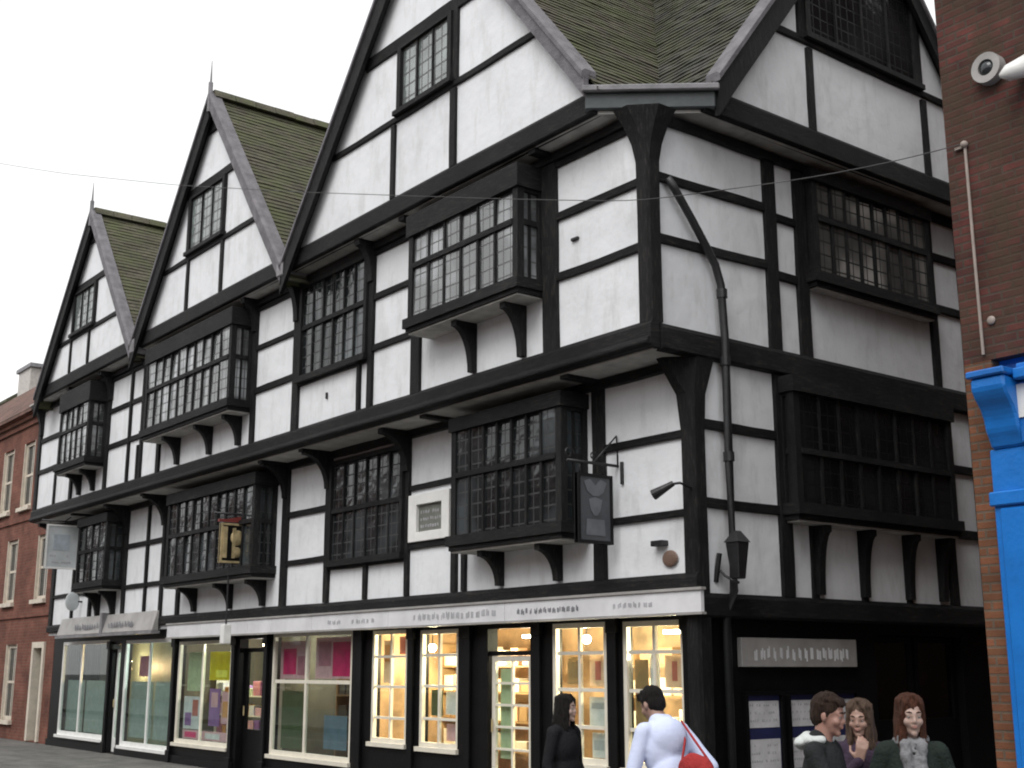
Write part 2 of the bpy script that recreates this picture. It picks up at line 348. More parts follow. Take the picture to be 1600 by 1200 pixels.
def oriel(fr, u0, u1, z0, z1, proj, nm, tz, parent, brs=(), zb=None, glass='glassU', near='u1', bout=.3, sidepanes=2, topz=None):
    """a projecting window: front + two glazed returns, head, sill, brackets"""
    top = topz or z1 + .1
    f = MB(); pw = .10
    # corner posts, wall posts, head and apron beam
    for u in (u0, u1 - pw): fr.box(f, u, u + pw, proj - pw, proj, z0, z1)
    for u in (u0, u1 - pw): fr.box(f, u, u + pw, .0, .07, z0, z1)
    fr.box(f, u0 + pw, u1 - pw, proj - pw, proj - .03, z1 - .04, z1)
    for u in (u0, u1 - pw): fr.box(f, u + .01, u + pw - .01, .07, proj - pw, z1 - .04, z1)
    w = f.build('oriel_window', 'timber', parent)
    h = MB(); fr.box(h, u0 - .03, u1 + .03, 0, proj + .03, z1, top); h.build('head_beam', 'timber_h', w)
    s = MB(); fr.box(s, u0 - .05, u1 + .05, 0, proj + .05, z0 - .13, z0); fr.box(s, u0 - .02, u1 + .02, 0, proj + .015, z0 - .19, z0 - .132); s.build('sill', 'timber_h', w)
    glaze(fr.sh(proj - .06), u0 + pw, u1 - pw, z0, z1, nm, tz, w, glass, .04, .055)
    # returns: small frames at right angles
    other = 'R' if fr.kind == 'L' else 'L'
    for u, sgn in ((u0, -1), (u1, 1)):
        g = MB(); m = MB(); uu = u - sgn * .05
        segs = [(z0, tz - .035), (tz + .035, z1)] if tz else [(z0, z1)]
        for a, b in segs:
            g.face([fr.P(uu, .07, a), fr.P(uu, proj - pw, a), fr.P(uu, proj - pw, b), fr.P(uu, .07, b)])
        g.build('side_pane', glass, w, recalc=False)
        for k in range(1, sidepanes):
            dd = .07 + (proj - pw - .07) * k / sidepanes
            for a, b in segs: fr.box(m, uu - .02, uu + .02, dd - .016, dd + .016, a, b)
        if tz: fr.box(m, uu - .03, uu + .03, .07, proj - pw, tz - .035, tz + .035)
        m.build('side_glazing_bar', 'timber', w)
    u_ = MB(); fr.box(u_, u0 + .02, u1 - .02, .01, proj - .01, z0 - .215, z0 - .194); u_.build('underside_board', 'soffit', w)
    for b in brs: bracket(fr, b, zb, z0 - .216, min(proj - .03, bout), .10, w)
    return w

def blocks(fr, u0, u1, z0, z1, n, parent, mat='ink', name='lettering', seed=1, gap=.16, dd=.004, dbase=0.0):
    """a worn line of letter-like strokes, as unreadable as in the photograph"""
    r = random.Random(seed); mb = MB(); h = z1 - z0; step = (u1 - u0) / n
    for k in range(n):
        if r.random() < gap: continue
        a = u0 + k * step; b = a + step * .72; st = step * .16
        kind = r.choice('EIOTNHULA')
        def bx(x0, x1, y0, y1): fr.box(mb, x0, x1, dbase, dbase + dd, z0 + h * y0, z0 + h * y1)
        if True:
            # strokes only: weathered past reading
            for q in range(r.choice((2, 3, 3))):
                x = a + (b - a) * (q + r.uniform(.05, .35)) / 3; y0 = r.uniform(0, .25); bx(x, x + st * r.uniform(.7, 1.3), y0, y0 + r.uniform(.55, .75))
            continue
        if kind in 'EOUHNL': bx(a, a + st, 0, 1)
        if kind in 'OUHN': bx(b - st, b, 0, 1)
        if kind in 'IT': bx((a + b) / 2 - st / 2, (a + b) / 2 + st / 2, 0, .82 if kind == 'T' else 1)
        if kind in 'ET': bx(a + (st * 1.02 if kind == 'E' else 0), b, .84, 1)
        if kind in 'O': bx(a + st * 1.02, b - st * 1.02, .84, 1); bx(a + st * 1.02, b - st * 1.02, 0, .16)
        if kind in 'ELU': bx(a + st * 1.02, b - (st * 1.02 if kind == 'U' else 0), 0, .16)
        if kind in 'EH': bx(a + st * 1.02, b - st * 1.02, .42, .58)
        if kind == 'A':
            mb.hull([fr.P(x, d, z) for x, z in ((a, z0), ((a + b) / 2 - st * .1, z1)) for d in (dbase, dbase + dd) for x, z in ((x, z), (x + st, z))])
    if len(mb.bm.faces) == 0: fr.box(mb, u0, u0 + step * .3, dbase, dbase + dd, z0, z1)
    return mb.build(name, mat, parent)


M['glassH'] = plain('dark_window_glass', (.03, .035, .038), .08, .5, 1.2, .02)
M['doorG'] = plain('dull_green_door', (.07, .085, .05), .5, .2, 5)
for nm, c in dict(navy=(.02, .025, .09), sheet=(.62, .62, .64), sage=(.15, .155, .135), chim=(.42, .39, .36), blueish=(.10, .15, .20), slate=(.055, .058, .066), emblem=(.12, .125, .14), emblemB=(.40, .45, .50), rust=(.16, .10, .075),
                  conduit=(.30, .25, .22), cable=(.06, .06, .06), pinkP=(.62, .36, .40), pinkP2=(.42, .16, .22), magenta=(.62, .02, .14), yellowP=(.66, .54, .0), lemonP=(.9, .82, .12), greenP=(.45, .52, .33),
                  greenD=(.06, .08, .035), peachP=(.75, .50, .34), rose=(.45, .13, .10), purpleP=(.25, .12, .32), orangeP=(.6, .28, .1), frost=(.27, .33, .31)).items():
    M[nm] = plain(nm + '_surface', c, .5, .18, 7, .05)
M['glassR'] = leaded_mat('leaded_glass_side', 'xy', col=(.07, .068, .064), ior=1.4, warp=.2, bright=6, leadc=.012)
# ================================================================== the ground
mb = MB(); mb.face([(-400, -400, -.14), (400, -400, -.14), (400, 400, -.14), (-400, 400, -.14)])
g = mb.build('road', 'asphalt'); g['kind'] = 'structure'
mb = MB(); mb.box((-60, -5.5, -.138), (40, 30, -.002)); g = mb.build('pavement', 'paving'); g['kind'] = 'structure'
mb = MB()
for k in range(50): mb.box((-60 + k * 2, -5.66, -.136), (-58.012 + k * 2, -5.504, .004))
g = mb.build('kerb', 'kerb', bevel=.01); g['kind'] = 'structure'
mb = MB(); mb.box((-60, -18, -.138), (40, -10.6 + 1.6, -.002)); g = mb.build('far_pavement', 'paving'); g['kind'] = 'structure'

# ================================================================== the timber-framed building
B = thing('timber_framed_building', 'large black and white half-timbered corner building with jettied storeys and four gables', 'building')
L0, L1, L2, LG = Fr('L', .15), Fr('L', 0), Fr('L', -.58), Fr('L', -.9)
R0, R1, R2, RG = Fr('R', -.12), Fr('R', 0), Fr('R', 0), Fr('R', .3)
LEND = -20.9; REND = 6.3
ZS, ZJ, ZT = 2.68, 5.33, 7.78        # bressumer tops and gable soffit
def solid(name, a, b, mat, parent=B, bevel=0):
    mb = MB(); mb.box(a, b); return mb.build(name, mat, parent, bevel=bevel)
# plaster walls (boxes so that the place holds together from any side)
solid('plaster_wall', (LEND, 0, 2.45), (0, .2, 5.02), 'plaster'); solid('plaster_wall', (LEND, -.58, 5.08), (0, -.38, 7.8), 'plaster')
solid('plaster_wall', (-.2, .2, 2.3), (0, REND, 7.8), 'plaster'); solid('plaster_wall', (-.2, -.38, 5.08), (0, .2, 7.8), 'plaster')
solid('rear_wall', (LEND, 9, 0), (0, 9.2, 8.0), 'brickR'); solid('end_wall', (LEND, .2, 0), (LEND + .2, 9, 7.9), 'brickR')
solid('end_wall', (-.25, REND, 0), (-.02, 9, 7.9), 'brickR')
# soffits under the jetties
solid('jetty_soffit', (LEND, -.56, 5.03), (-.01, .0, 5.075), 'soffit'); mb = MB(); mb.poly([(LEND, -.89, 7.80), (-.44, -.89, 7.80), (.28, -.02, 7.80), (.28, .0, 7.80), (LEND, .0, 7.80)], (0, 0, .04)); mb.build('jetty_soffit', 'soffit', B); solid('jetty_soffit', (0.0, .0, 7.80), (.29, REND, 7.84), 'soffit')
# jetty beams
def hbeam(name, fr, u0, u1, d0, d1, z0, z1, parent=B, mat='timber_h'):
    mb = MB(); n = max(1, int((u1 - u0) / 1.5)); prev = None
    for i in range(n + 1):
        u = u0 + (u1 - u0) * i / n; q = .012 * noise.noise((u * .7, z0, 3)); 
        ring = [mb.bm.verts.new(fr.P(u, d, z + q)) for d, z in ((d0, z0), (d1, z0 + .015), (d1 + .012, z0 + .03), (d1 + .012, z1 - .05), (d1 - .02, z1), (d0, z1))]
        if prev:
            for k in range(6): mb.bm.faces.new([prev[k], prev[(k + 1) % 6], ring[(k + 1) % 6], ring[k]])
        else: mb.bm.faces.new(ring)
        prev = ring
    mb.bm.faces.new(list(reversed(prev)))
    return mb.build(name, mat, parent)
hbeam('jetty_beam', L2, LEND, .06, -.06, .06, 5.04, 5.34); hbeam('jetty_beam', L2, LEND, .04, .061, .10, 5.06, 5.16)
hbeam('jetty_beam', LG, LEND + .6, -.46, -.06, .05, 7.80, 8.10)
hbeam('jetty_beam', RG, .0, REND, -.06, .05, 7.80, 8.12)
hbeam('jetty_beam', R1, -.5, REND, -.02, .07, 5.02, 5.32)
hbeam('jetty_beam', L1, LEND, .05, -.05, .06, 2.51, 2.69); hbeam('jetty_beam', R1, .0, REND, -.02, .06, 2.22, 2.48)
# inner wall plates under each soffit + joist ends
for fr, z, u0, u1 in ((L1, 4.97, LEND, 0), (L2, 7.72, LEND, 0), (R2, 7.72, -.5, REND)): rail(fr, z, u0, u1, .11, B, 'wall_plate', d=.08)
for fr, us, z, out in ((L1, (-1.5, -4.45, -7.85, -9.25, -14.3, -16.3, -18.3), 5.005, .55), (L2, (-1.66, -4.55, -5.75, -8.0, -9.48, -14.1, -14.35, -16.3, -18.2), 7.76, .31)):
    for u in us:
        mb = MB(); fr.box(mb, u - .07, u + .07, .02, out, z - .02, z + .035); mb.build('joist_end', 'timber', B)
# ---------------- second storey, street side
PO = [(-1.66, .27), (-4.55, .22), (-5.74, .13), (-7.98, .2), (-9.48, .14), (-13.45, .14), (-16.26, .14), (-18.35, .14), (LEND + .1, .2)]
for u, w in PO: post(L2, u, 5.33, 7.72, w, B, lean=rnd.uniform(-.015, .015))
for u in (-14.35,): post(L2, u, 5.33, 7.72, .11, B, 'stud')
post(L2, -15.02, 5.33, 7.72, .09, B, 'stud'); post(L2, -14.55, 5.33, 6.02, .0901, B, 'stud', d=.03)
for u in (-6.05, -19.45): post(L2, u, 5.33, 6.1, .08, B, 'stud')
for z in (6.20, 6.96):
    for u0, u1 in ((-1.53, -.08), (-5.68, -4.66), (-9.41, -8.08), (-16.19, -14.4), (LEND + .2, -18.42)):
        rail(L2, z + rnd.uniform(-.015, .015), u0, u1, rnd.uniform(.082, .108), B)
rail(L2, 6.06, -7.88, -5.80, .09, B)
for z in (7.62,):
    for u0, u1 in ((-1.53, -.08), (-5.68, -4.66), (-9.41, -8.08), (-16.19, -14.4)): rail(L2, z, u0, u1, .07, B)
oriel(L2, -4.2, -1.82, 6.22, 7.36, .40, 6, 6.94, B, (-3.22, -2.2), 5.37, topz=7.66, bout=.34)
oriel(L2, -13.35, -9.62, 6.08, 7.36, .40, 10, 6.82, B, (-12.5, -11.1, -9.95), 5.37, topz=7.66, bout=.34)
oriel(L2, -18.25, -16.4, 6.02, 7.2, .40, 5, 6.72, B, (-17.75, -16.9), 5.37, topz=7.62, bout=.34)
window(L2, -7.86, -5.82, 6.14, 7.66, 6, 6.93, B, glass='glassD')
# ---------------- first storey, street side
for u, w in ((-1.5, .2), (-4.42, .12), (-7.85, .14), (-9.27, .2), (-13.5, .14), (-14.32, .12), (-16.3, .14), (-18.25, .14), (LEND + .1, .2)):
    post(L1, u, 2.69, 4.97, w, B, lean=rnd.uniform(-.01, .01))
for u, z1 in ((-5.58, 4.97), (-15.14, 4.97), (-4.2, 3.2), (-6.7, 3.25), (-19.4, 4.97)): post(L1, u, 2.69, z1, .10, B, 'stud')
for zs in ((3.36, 4.18),):
    for u0, u1 in ((-1.4, -.08), (-5.52, -4.48), (-9.17, -7.92), (-16.23, -14.38), (LEND + .2, -18.32)):
        for z in zs: rail(L1, z + rnd.uniform(-.03, .02), u0, u1, rnd.uniform(.075, .098), B)
rail(L1, 3.22, -7.78, -5.64, .09, B)
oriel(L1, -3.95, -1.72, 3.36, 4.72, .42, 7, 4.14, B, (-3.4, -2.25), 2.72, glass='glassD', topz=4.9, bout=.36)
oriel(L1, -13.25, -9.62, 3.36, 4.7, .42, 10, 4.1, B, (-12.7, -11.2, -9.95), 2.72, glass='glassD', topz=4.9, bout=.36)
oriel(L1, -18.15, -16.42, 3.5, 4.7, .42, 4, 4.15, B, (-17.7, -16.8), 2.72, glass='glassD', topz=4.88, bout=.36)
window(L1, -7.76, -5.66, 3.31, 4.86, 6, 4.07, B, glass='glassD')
# iron tie plates and the scuffed fittings on the corner panels
for fr, u, z, w, h in ((L2, -1.22, 6.60, .12, .035), (L2, -7.0, 5.72, .03, .10), (L1, -1.12, 3.88, .035, .26)):
    mb = MB(); fr.box(mb, u - w / 2, u + w / 2, -.01, .035, z - h / 2, z + h / 2); mb.build('tie_plate', 'iron', B, bevel=.006)
# ---------------- brackets at the posts
for u, z0 in ((-8.0, 7.1), (-5.74, 7.2), (-9.48, 7.25), (-14.1, 7.05), (-16.2, 7.2), (-20.7, 7.1)): bracket(L2, u, z0, 7.78, .30, .13, B)
for u in (-5.6, -7.85, -9.27, -14.32, -16.3, -20.7): bracket(L1, u, 4.45, 5.02, .50, .13, B)
# ---------------- corner posts, flared to carry the dragon beams
def corner_post(x, y, z0, z1, w, fl, flz, out=(1, -1)):
    """square post whose head swells outwards towards the corner of the storey above"""
    mb = MB(); prev = None; n = 12
    for i in range(n + 1):
        z = z0 + (z1 - z0) * i / n; t = max(0, (z - flz) / (z1 - flz)); e = fl * (t ** 1.7)
        q = .006 * noise.noise((z * 2, x, y))
        x1, y0 = x + .05 + q + e * .75 * out[0], y - .05 - q - e
        x0, y1 = x - w - e * .9, y + w + e * .9
        ch = .03 + e * 1.25
        ring = [mb.bm.verts.new(p) for p in ((x0, y1, z), (x0, y0, z), (x1 - ch, y0, z), (x1, y0 + ch, z), (x1, y1, z))]
        if prev:
            for k in range(5): mb.bm.faces.new([prev[k], prev[(k + 1) % 5], ring[(k + 1) % 5], ring[k]])
        else: mb.bm.faces.new(ring)
        prev = ring
    mb.bm.faces.new(list(reversed(prev))); return mb.build('corner_post', 'timber', B)
corner_post(0, -.58, 5.33, 7.80, .13, .18, 7.15); corner_post(0, 0, 0, 5.04, .13, .19, 4.4, out=(.12, -1))
# ---------------- side street elevation
for u, w in ((1.40, .2), (1.95, .2), (4.62, .14), (5.35, .14), (REND - .1, .2)): post(R2, u, 5.30, 7.72, w, B)
for z0, u0, u1, dz in ((6.3, -.46, 1.3, .04), (7.02, -.46, 1.3, .04), (6.25, 1.5, 1.86, 0), (6.98, 1.5, 1.86, 0), (6.42, 4.69, 5.28, 0), (7.15, 4.69, 5.28, 0), (6.42, 5.42, 6.1, 0)): rail(R2, z0, u0, u1, .11, B, dz=dz)
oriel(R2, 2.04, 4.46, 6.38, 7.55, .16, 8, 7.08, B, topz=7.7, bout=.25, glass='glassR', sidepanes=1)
for u, w in ((1.42, .2), (4.62, .16), (5.35, .14), (REND - .1, .2)): post(R1, u, 2.48, 5.02, w, B)
for z0, u0, u1, dz in ((3.44, .1, 1.32, 0), (4.30, .1, 1.32, 0), (3.40, 4.7, 5.28, 0), (4.25, 4.7, 5.28, 0), (3.4, 5.42, 6.1, 0), (4.25, 5.42, 6.1, 0)): rail(R1, z0, u0, u1, .11, B, dz=dz)
oriel(R1, 1.40, 4.50, 3.52, 4.80, .24, 8, 4.12, B, (1.95, 2.78, 3.66, 4.36), 2.52, glass='glassK', topz=4.99, bout=.22)
for u in (1.90, 2.80, 3.68): post(R1, u, 2.48, 3.33, .11, B, 'stud', d=.03)
# ---------------- gables
def gable(fr, uc, half, zf, za, tag_, rail_zs, studs, win, nm, glass='glassG', flip=False, verge=('verge', 'verge'), finial=True, ends=(.965, .965), bmat=('timber', 'verge'), bws=(.25, .14)):
    """plaster triangle, rails, studs, window, barge boards, verge caps and the roof running back"""
    s = (za - zf) / half; G = MB()
    fr.plate(G, [(uc - (za - .12 - 8.03) / s, 8.03), (uc + (za - .12 - 8.03) / s, 8.03), (uc, za - .12)], -.12, 0)
    gw = G.build('gable', 'plaster', B)
    def zin(u): return za - abs(u - uc) * s
    for z, w, cut in rail_zs:
        hw = (za - z) / s - .16
        beam(fr, uc - hw, z, uc + hw, z, w, .04, name='gable_rail', parent=gw)
    for u, z0, z1, w in studs: beam(fr, u, z0, u, min(z1, zin(u) - .25), w, .045, name='gable_stud', parent=gw)
    if win:
        u0, u1, z0, z1 = win; f = MB(); 
        for a, b in ((u0, u0 + .09), (u1 - .09, u1)): fr.box(f, a, b, 0, .07, z0, z1)
        fr.box(f, u0 - .04, u1 + .04, 0, .11, z0 - .07, z0); fr.box(f, u0 + .09, u1 - .09, 0, .072, z1 - .05, z1)
        f.build('window_frame', 'timber', gw)
        g = MB(); m = MB()
        for k in range(nm):
            a = u0 + .09 + (u1 - u0 - .18) * k / nm; b = u0 + .09 + (u1 - u0 - .18) * (k + 1) / nm; t = rnd.uniform(-.006, .006)
            g.face([fr.P(a, .02 - t, z0), fr.P(b, .02 + t, z0), fr.P(b, .02 + t, z1 - .05), fr.P(a, .02 - t, z1 - .05)])
            if k: fr.box(m, a - .015, a + .015, .012, .045, z0, z1 - .05)
        g.build('window_pane', glass, gw, recalc=False)
        if nm > 1: m.build('window_mullion', 'timber', gw)
    # small boards at the head of the gable
    h = MB(); fr.plate(h, [(uc - .5 / s - .1, za - .62), (uc + .5 / s + .1, za - .62), (uc, za - .16)], .004, .05); h.build('apex_board', 'timber', gw)
    nrm = math.hypot(1, s)
    for sg in (-1, 1):
        # barge board: a plank following the slope, front face, hung under the verge
        n = 14; bb = MB(); vc = MB(); prev = None; pv = None
        for i in range(n + 1):
            t = i / n * ends[0 if sg < 0 else 1]; u = uc + sg * half * 1.02 * t; z = za - half * 1.02 * t * s
            wv = .012 * noise.noise((t * 6, uc, sg))
            bw = bws[0 if sg < 0 else 1] + wv; off = (bw * nrm)   # vertical depth of the plank
            ring = [bb.bm.verts.new(fr.P(u, d, zz)) for d, zz in ((.10, z), (.17, z), (.17, z - off), (.10, z - off + .02))]
            r2 = [vc.bm.verts.new(fr.P(u, d, zz)) for d, zz in ((-.02, z + .004), (.20, z + .004), (.20, z + .05 * nrm), (.15, z + .075 * nrm), (-.02, z + .075 * nrm))]
            if prev:
                for k in range(4): bb.bm.faces.new([prev[k], prev[(k + 1) % 4], ring[(k + 1) % 4], ring[k]])
                for k in range(5): vc.bm.faces.new([pv[k], pv[(k + 1) % 5], r2[(k + 1) % 5], r2[k]])
            else: bb.bm.faces.new(ring); vc.bm.faces.new(r2)
            prev, pv = ring, r2
        bb.bm.faces.new(list(reversed(prev))); vc.bm.faces.new(list(reversed(pv)))
        bb.build('barge_board', bmat[0 if sg < 0 else 1], gw); vc.build('verge_cap', verge[0 if sg < 0 else 1], gw)
        # soffit board between wall and barge
        so = MB(); a0, a1 = uc, uc + sg * half * ends[0 if sg < 0 else 1]
        so.hull([fr.P(u, d, za - abs(u - uc) * s - q) for u in (a0, a1) for d in (-.02, .098) for q in (.10, .06)]); so.build('verge_soffit', 'timber_h', gw)
    if finial:
        f = MB(); p = fr.P(uc, .16, 0)
        f.tube([p + Vector((0, 0, za - .3)), p + Vector((0, 0, za + .28)), p + Vector((0, 0, za + .3)), p + Vector((0, 0, za + .72))], [.05, .045, .022, .006], 8); f.build('finial', 'lead', gw)
    return gw, s
def tiled_slope(fr, uc, sg, half, zf, za, d_front, d_back, mat, parent, name='roof_slope', z_min=None, clip=None):
    """overlapping tile courses; each course a slightly kicked, slightly wavy strip"""
    s = (za - zf) / half; L = math.hypot(half, za - zf) * 1.02; n = int(L / .115); mb = MB(); segs = 28
    nu, nz = s / math.hypot(1, s), 1 / math.hypot(1, s)
    for i in range(n):
        t0, t1 = i / n, (i + 1.35) / n
        ud0, ud1 = half * 1.02 * t0, half * 1.02 * t1
        rows = []
        for ud, lift in ((ud0, .010), (ud1, .030), (ud1, .014)):
            row = []
            for k in range(segs + 1):
                d = d_front + (d_back - d_front) * k / segs
                wv = .018 * noise.noise((d * .6, ud * .8, uc)) + .013 * noise.noise((d * 4.3, i * 3.7, uc)) - .05 * math.sin(math.pi * min(1, abs(d) / 8.5)) * .6
                u = uc + sg * (ud + nu * (lift + wv)); z = za - s * ud + nz * (lift + wv)
                row.append((u, d, z))
            rows.append(row)
        for ra, rb in zip(rows, rows[1:]):
            va = [mb.bm.verts.new(fr.P(*p)) for p in ra]; vb = [mb.bm.verts.new(fr.P(*p)) for p in rb]
            for k in range(segs): mb.bm.faces.new([va[k], va[k + 1], vb[k + 1], vb[k]])
    if clip:
        for co, no in clip:
            bmesh.ops.bisect_plane(mb.bm, geom=mb.bm.verts[:] + mb.bm.edges[:] + mb.bm.faces[:], plane_co=co, plane_no=no, clear_outer=True)
    return mb.build(name, mat, parent)
def ridge(fr, uc, za, d0, d1, parent, mat):
    mb = MB(); n = int(abs(d1 - d0) / .4)
    for i in range(n):
        a = d0 + (d1 - d0) * i / n; b = d0 + (d1 - d0) * (i + .97) / n; h = .01 * rnd.random()
        mb.hull([fr.P(uc + q * w, d, za + z + h) for q in (-1, 1) for d in (a, b) for w, z in ((.13, -.08), (.05, .07))])
    return mb.build('ridge_tiles', mat, parent)
GS = [(-17.0, 3.02, 7.72, 11.5), (-10.9, 3.22, 7.72, 11.95), (-3.97, 3.86, 7.74, 12.6)]
gable(LG, *GS[0], '', ((8.88, .09, 0), (9.98, .15, 0)), ((-18.1, 8.1, 8.85, .07), (-16.95, 8.1, 8.85, .07)), (-18.05, -16.65, 8.96, 9.90), 3)
gable(LG, *GS[1], '', ((9.09, .09, 0), (10.36, .16, 0)), ((-11.78, 8.1, 9.05, .09), (-10.32, 8.1, 9.05, .09), (-11.83, 9.1, 10.3, .12)), (-11.8, -10.28, 9.2, 10.27), 3)
gable(LG, *GS[2], '', ((9.27, .09, 0), (10.43, .19, 0)), ((-4.74, 8.1, 9.2, .10), (-3.27, 8.1, 9.2, .13), (-3.22, 9.3, 11.8, .10)), (-4.62, -3.28, 9.36, 10.34), 3, ends=(.965, .885))
GR = (3.08, 3.28, 7.76, 12.05)
gable(RG, *GR, '', ((9.29, .10, 0),), ((1.93, 8.1, 9.2, .11), (4.31, 8.1, 9.2, .11), (1.80, 9.3, 10.6, .13), (4.26, 9.3, 10.4, .10)), (1.86, 4.22, 9.38, 10.9), 4, glass='glassK', ends=(.89, 1.0), bmat=('timber', 'timber'), bws=(.25, .2))
# roofs: the two corner roofs meet in a valley and are cut off behind the diagonal gutter
dg = ((-.30, -.95, 8.0), (.38, -.10, 8.0))
dn = Vector((.85, -.68, 0)).normalized()           # outward normal of the diagonal eave
clipc = [(Vector((-.335, -.99, 8)) + dn * .02, dn), (Vector((0, 0, 8.04)), Vector((0, 0, -1)))]
for uc, half, zf, za in GS:
    for sg in (-1, 1):
        tiled_slope(LG, uc, sg, half, zf, za, .09, -8.5, 'roof', B, clip=clipc if (uc > -5 and sg > 0) else None)
    ridge(LG, uc, za + .07, .1, -8.5, B, 'roof')
for sg in (-1, 1): tiled_slope(RG, GR[0], sg, GR[1], GR[2], GR[3], .09, -4.2, 'roofR', B, clip=clipc if sg < 0 else None)
ridge(RG, GR[0], GR[3] + .07, .1, -4.2, B, 'roofR')
# diagonal gutter with lead apron at the corner
a, b = Vector((-.52, -1.02, 0)), Vector((.42, .10, 0)); t = (b - a).normalized(); nn = Vector((t.y, -t.x, 0))
mb = MB(); mb.hull([p + nn * d + Vector((0, 0, z)) for p in (a, b) for d in (-.32, .03) for z in (7.84, 8.09)]); mb.build('corner_gutter', 'gutter', B, bevel=.015)
mb = MB(); mb.hull([p + nn * d + Vector((0, 0, z)) for p in (a - t * .04, b + t * .04) for d in (.032, .10) for z in (8.03, 8.11)]); mb.build('gutter_lip', 'lead', B, bevel=.015)
mb = MB(); mb.hull([p + nn * d + Vector((0, 0, z)) for p, in ((a,), (b,)) for d, z in ((-1.3, 8.60), (-.32, 8.13), (-1.3, 8.5), (-.32, 8.05))]); mb.build('gutter_apron', 'roof', B)
# lead in the two valleys
for x in (-13.95, -7.78):
    mb = MB(); mb.hull([(x + dx, y, z) for dx in (-.10, .10) for y in (-1.09, -.6) for z in (7.70, 7.98)]); mb.build('valley_lead', 'lead', B, bevel=.02)
# ---------------- downpipe with its swan neck
mb = MB(); pts = [(.09, -.36, 7.0), (.10, -.26, 6.88), (.11, -.02, 6.58), (.11, .2, 6.3), (.11, .33, 6.12), (.11, .41, 5.9), (.12, .43, 5.3), (.12, .42, 3.9), (.12, .42, 2.5), (.0, .42, 2.2), (.0, .42, .1)]
mb.tube(pts, .047, 12); pipe = mb.build('downpipe', 'pipe', B, smooth=True)
for p, r in (((.11, .42, 5.8), .062), ((.12, .42, 3.95), .062), ((.12, .425, 5.02), .06)):
    mb = MB(); mb.tube([(p[0], p[1], p[2] - .05), (p[0], p[1], p[2] + .05)], r, 12); mb.build('pipe_collar', 'pipe', pipe)
# ---------------- ground floor, street side
SW = [(-20.3, -17.35, .25, 2.3), (-16.45, -13.95, .18, 2.27), (-13.72, -11.42, .36, 2.2), (-9.88, -7.3, .34, 2.27), (-6.74, -5.8, .67, 2.24), (-5.48, -4.56, .66, 2.22), (-2.6, -1.62, .62, 2.23), (-1.35, -.38, .62, 2.22)]
DR = [(-17.15, -16.65, .02, 2.2), (-11.1, -10.15, .02, 2.2), (-3.9, -3.02, .02, 2.2)]
wall_holes(L0, (LEND, -.24), (0, 2.5), SW + DR, .16, 'shopfront_wall', 'black', B)
wall_holes(R0, (.05, REND), (0, 2.5), [(3.1, 4.9, .02, 2.1)], .16, 'side_wall', 'black', B)
for u in (-17.25, -13.85, -10.05, -7.02, -5.65, -4.3, -2.85, -1.48, -11.28, -.3):
    mb = MB(); L0.box(mb, u - .06, u + .06, .004, .05, .0, 2.26); L0.box(mb, u - .085, u + .085, .004, .07, .001, .22); L0.box(mb, u - .085, u + .085, .004, .07, 2.10, 2.262); mb.build('pilaster', 'black', B, bevel=.006)
def shopwin(fr, u0, u1, z0, z1, cols, rows, fmat='cream', fw=.05, mw=.028, name='shop_window', sill=True):
    f = MB(); fr.box(f, u0, u0 + fw, -.07, -.01, z0, z1); fr.box(f, u1 - fw, u1, -.07, -.01, z0, z1); fr.box(f, u0 + fw, u1 - fw, -.07, -.01, z0, z0 + fw * 1.3); fr.box(f, u0 + fw, u1 - fw, -.07, -.01, z1 - fw, z1)
    w = f.build(name, fmat, B)
    if sill:
        s = MB(); fr.box(s, u0 - .03, u1 + .03, -.009, .05, z0 - .05, z0 + .01); s.build('sill', fmat, w)
    m = MB()
    for c in cols: fr.box(m, c - mw / 2, c + mw / 2, -.06, -.018, z0 + fw * 1.3, z1 - fw)
    for r_ in rows:
        xs = [u0 + fw] + list(cols) + [u1 - fw]
        for a_, b_ in zip(xs, xs[1:]): fr.box(m, a_ + mw / 2, b_ - mw / 2, -.058, -.02, r_ - mw / 2, r_ + mw / 2)
    if len(m.bm.faces): m.build('glazing_bar', fmat, w)
    g = MB(); fr.box(g, u0 + fw * .5, u1 - fw * .5, -.042, -.036, z0 + fw * .5, z1 - fw * .5); g.build('pane', 'clear', w)
    return w
def lin(a, b, n): return [a + (b - a) * (k + 1) / (n + 1) for k in range(n)]
shopwin(L0, *SW[0], [-19.05], [], 'white', .07, .06); shopwin(L0, *SW[1], [-15.15], [], 'white', .07, .06); shopwin(L0, *SW[2], [-12.65], [], 'cream', .06, .05)
shopwin(L0, *SW[3], [-8.75], [1.5], 'cream', .06, .055)
shopwin(L0, *SW[4], [-6.25], [1.45, 1.02, 1.87], 'cream', .055, .035); shopwin(L0, *SW[5], [-5.03], [1.47, 1.04, 1.88], 'cream', .055, .035)
shopwin(L0, *SW[6], [-2.12], [1.88, 1.46, 1.04], 'cream', .06, .04); shopwin(L0, *SW[7], [-.86], [1.88, 1.46, 1.04], 'cream', .06, .04)
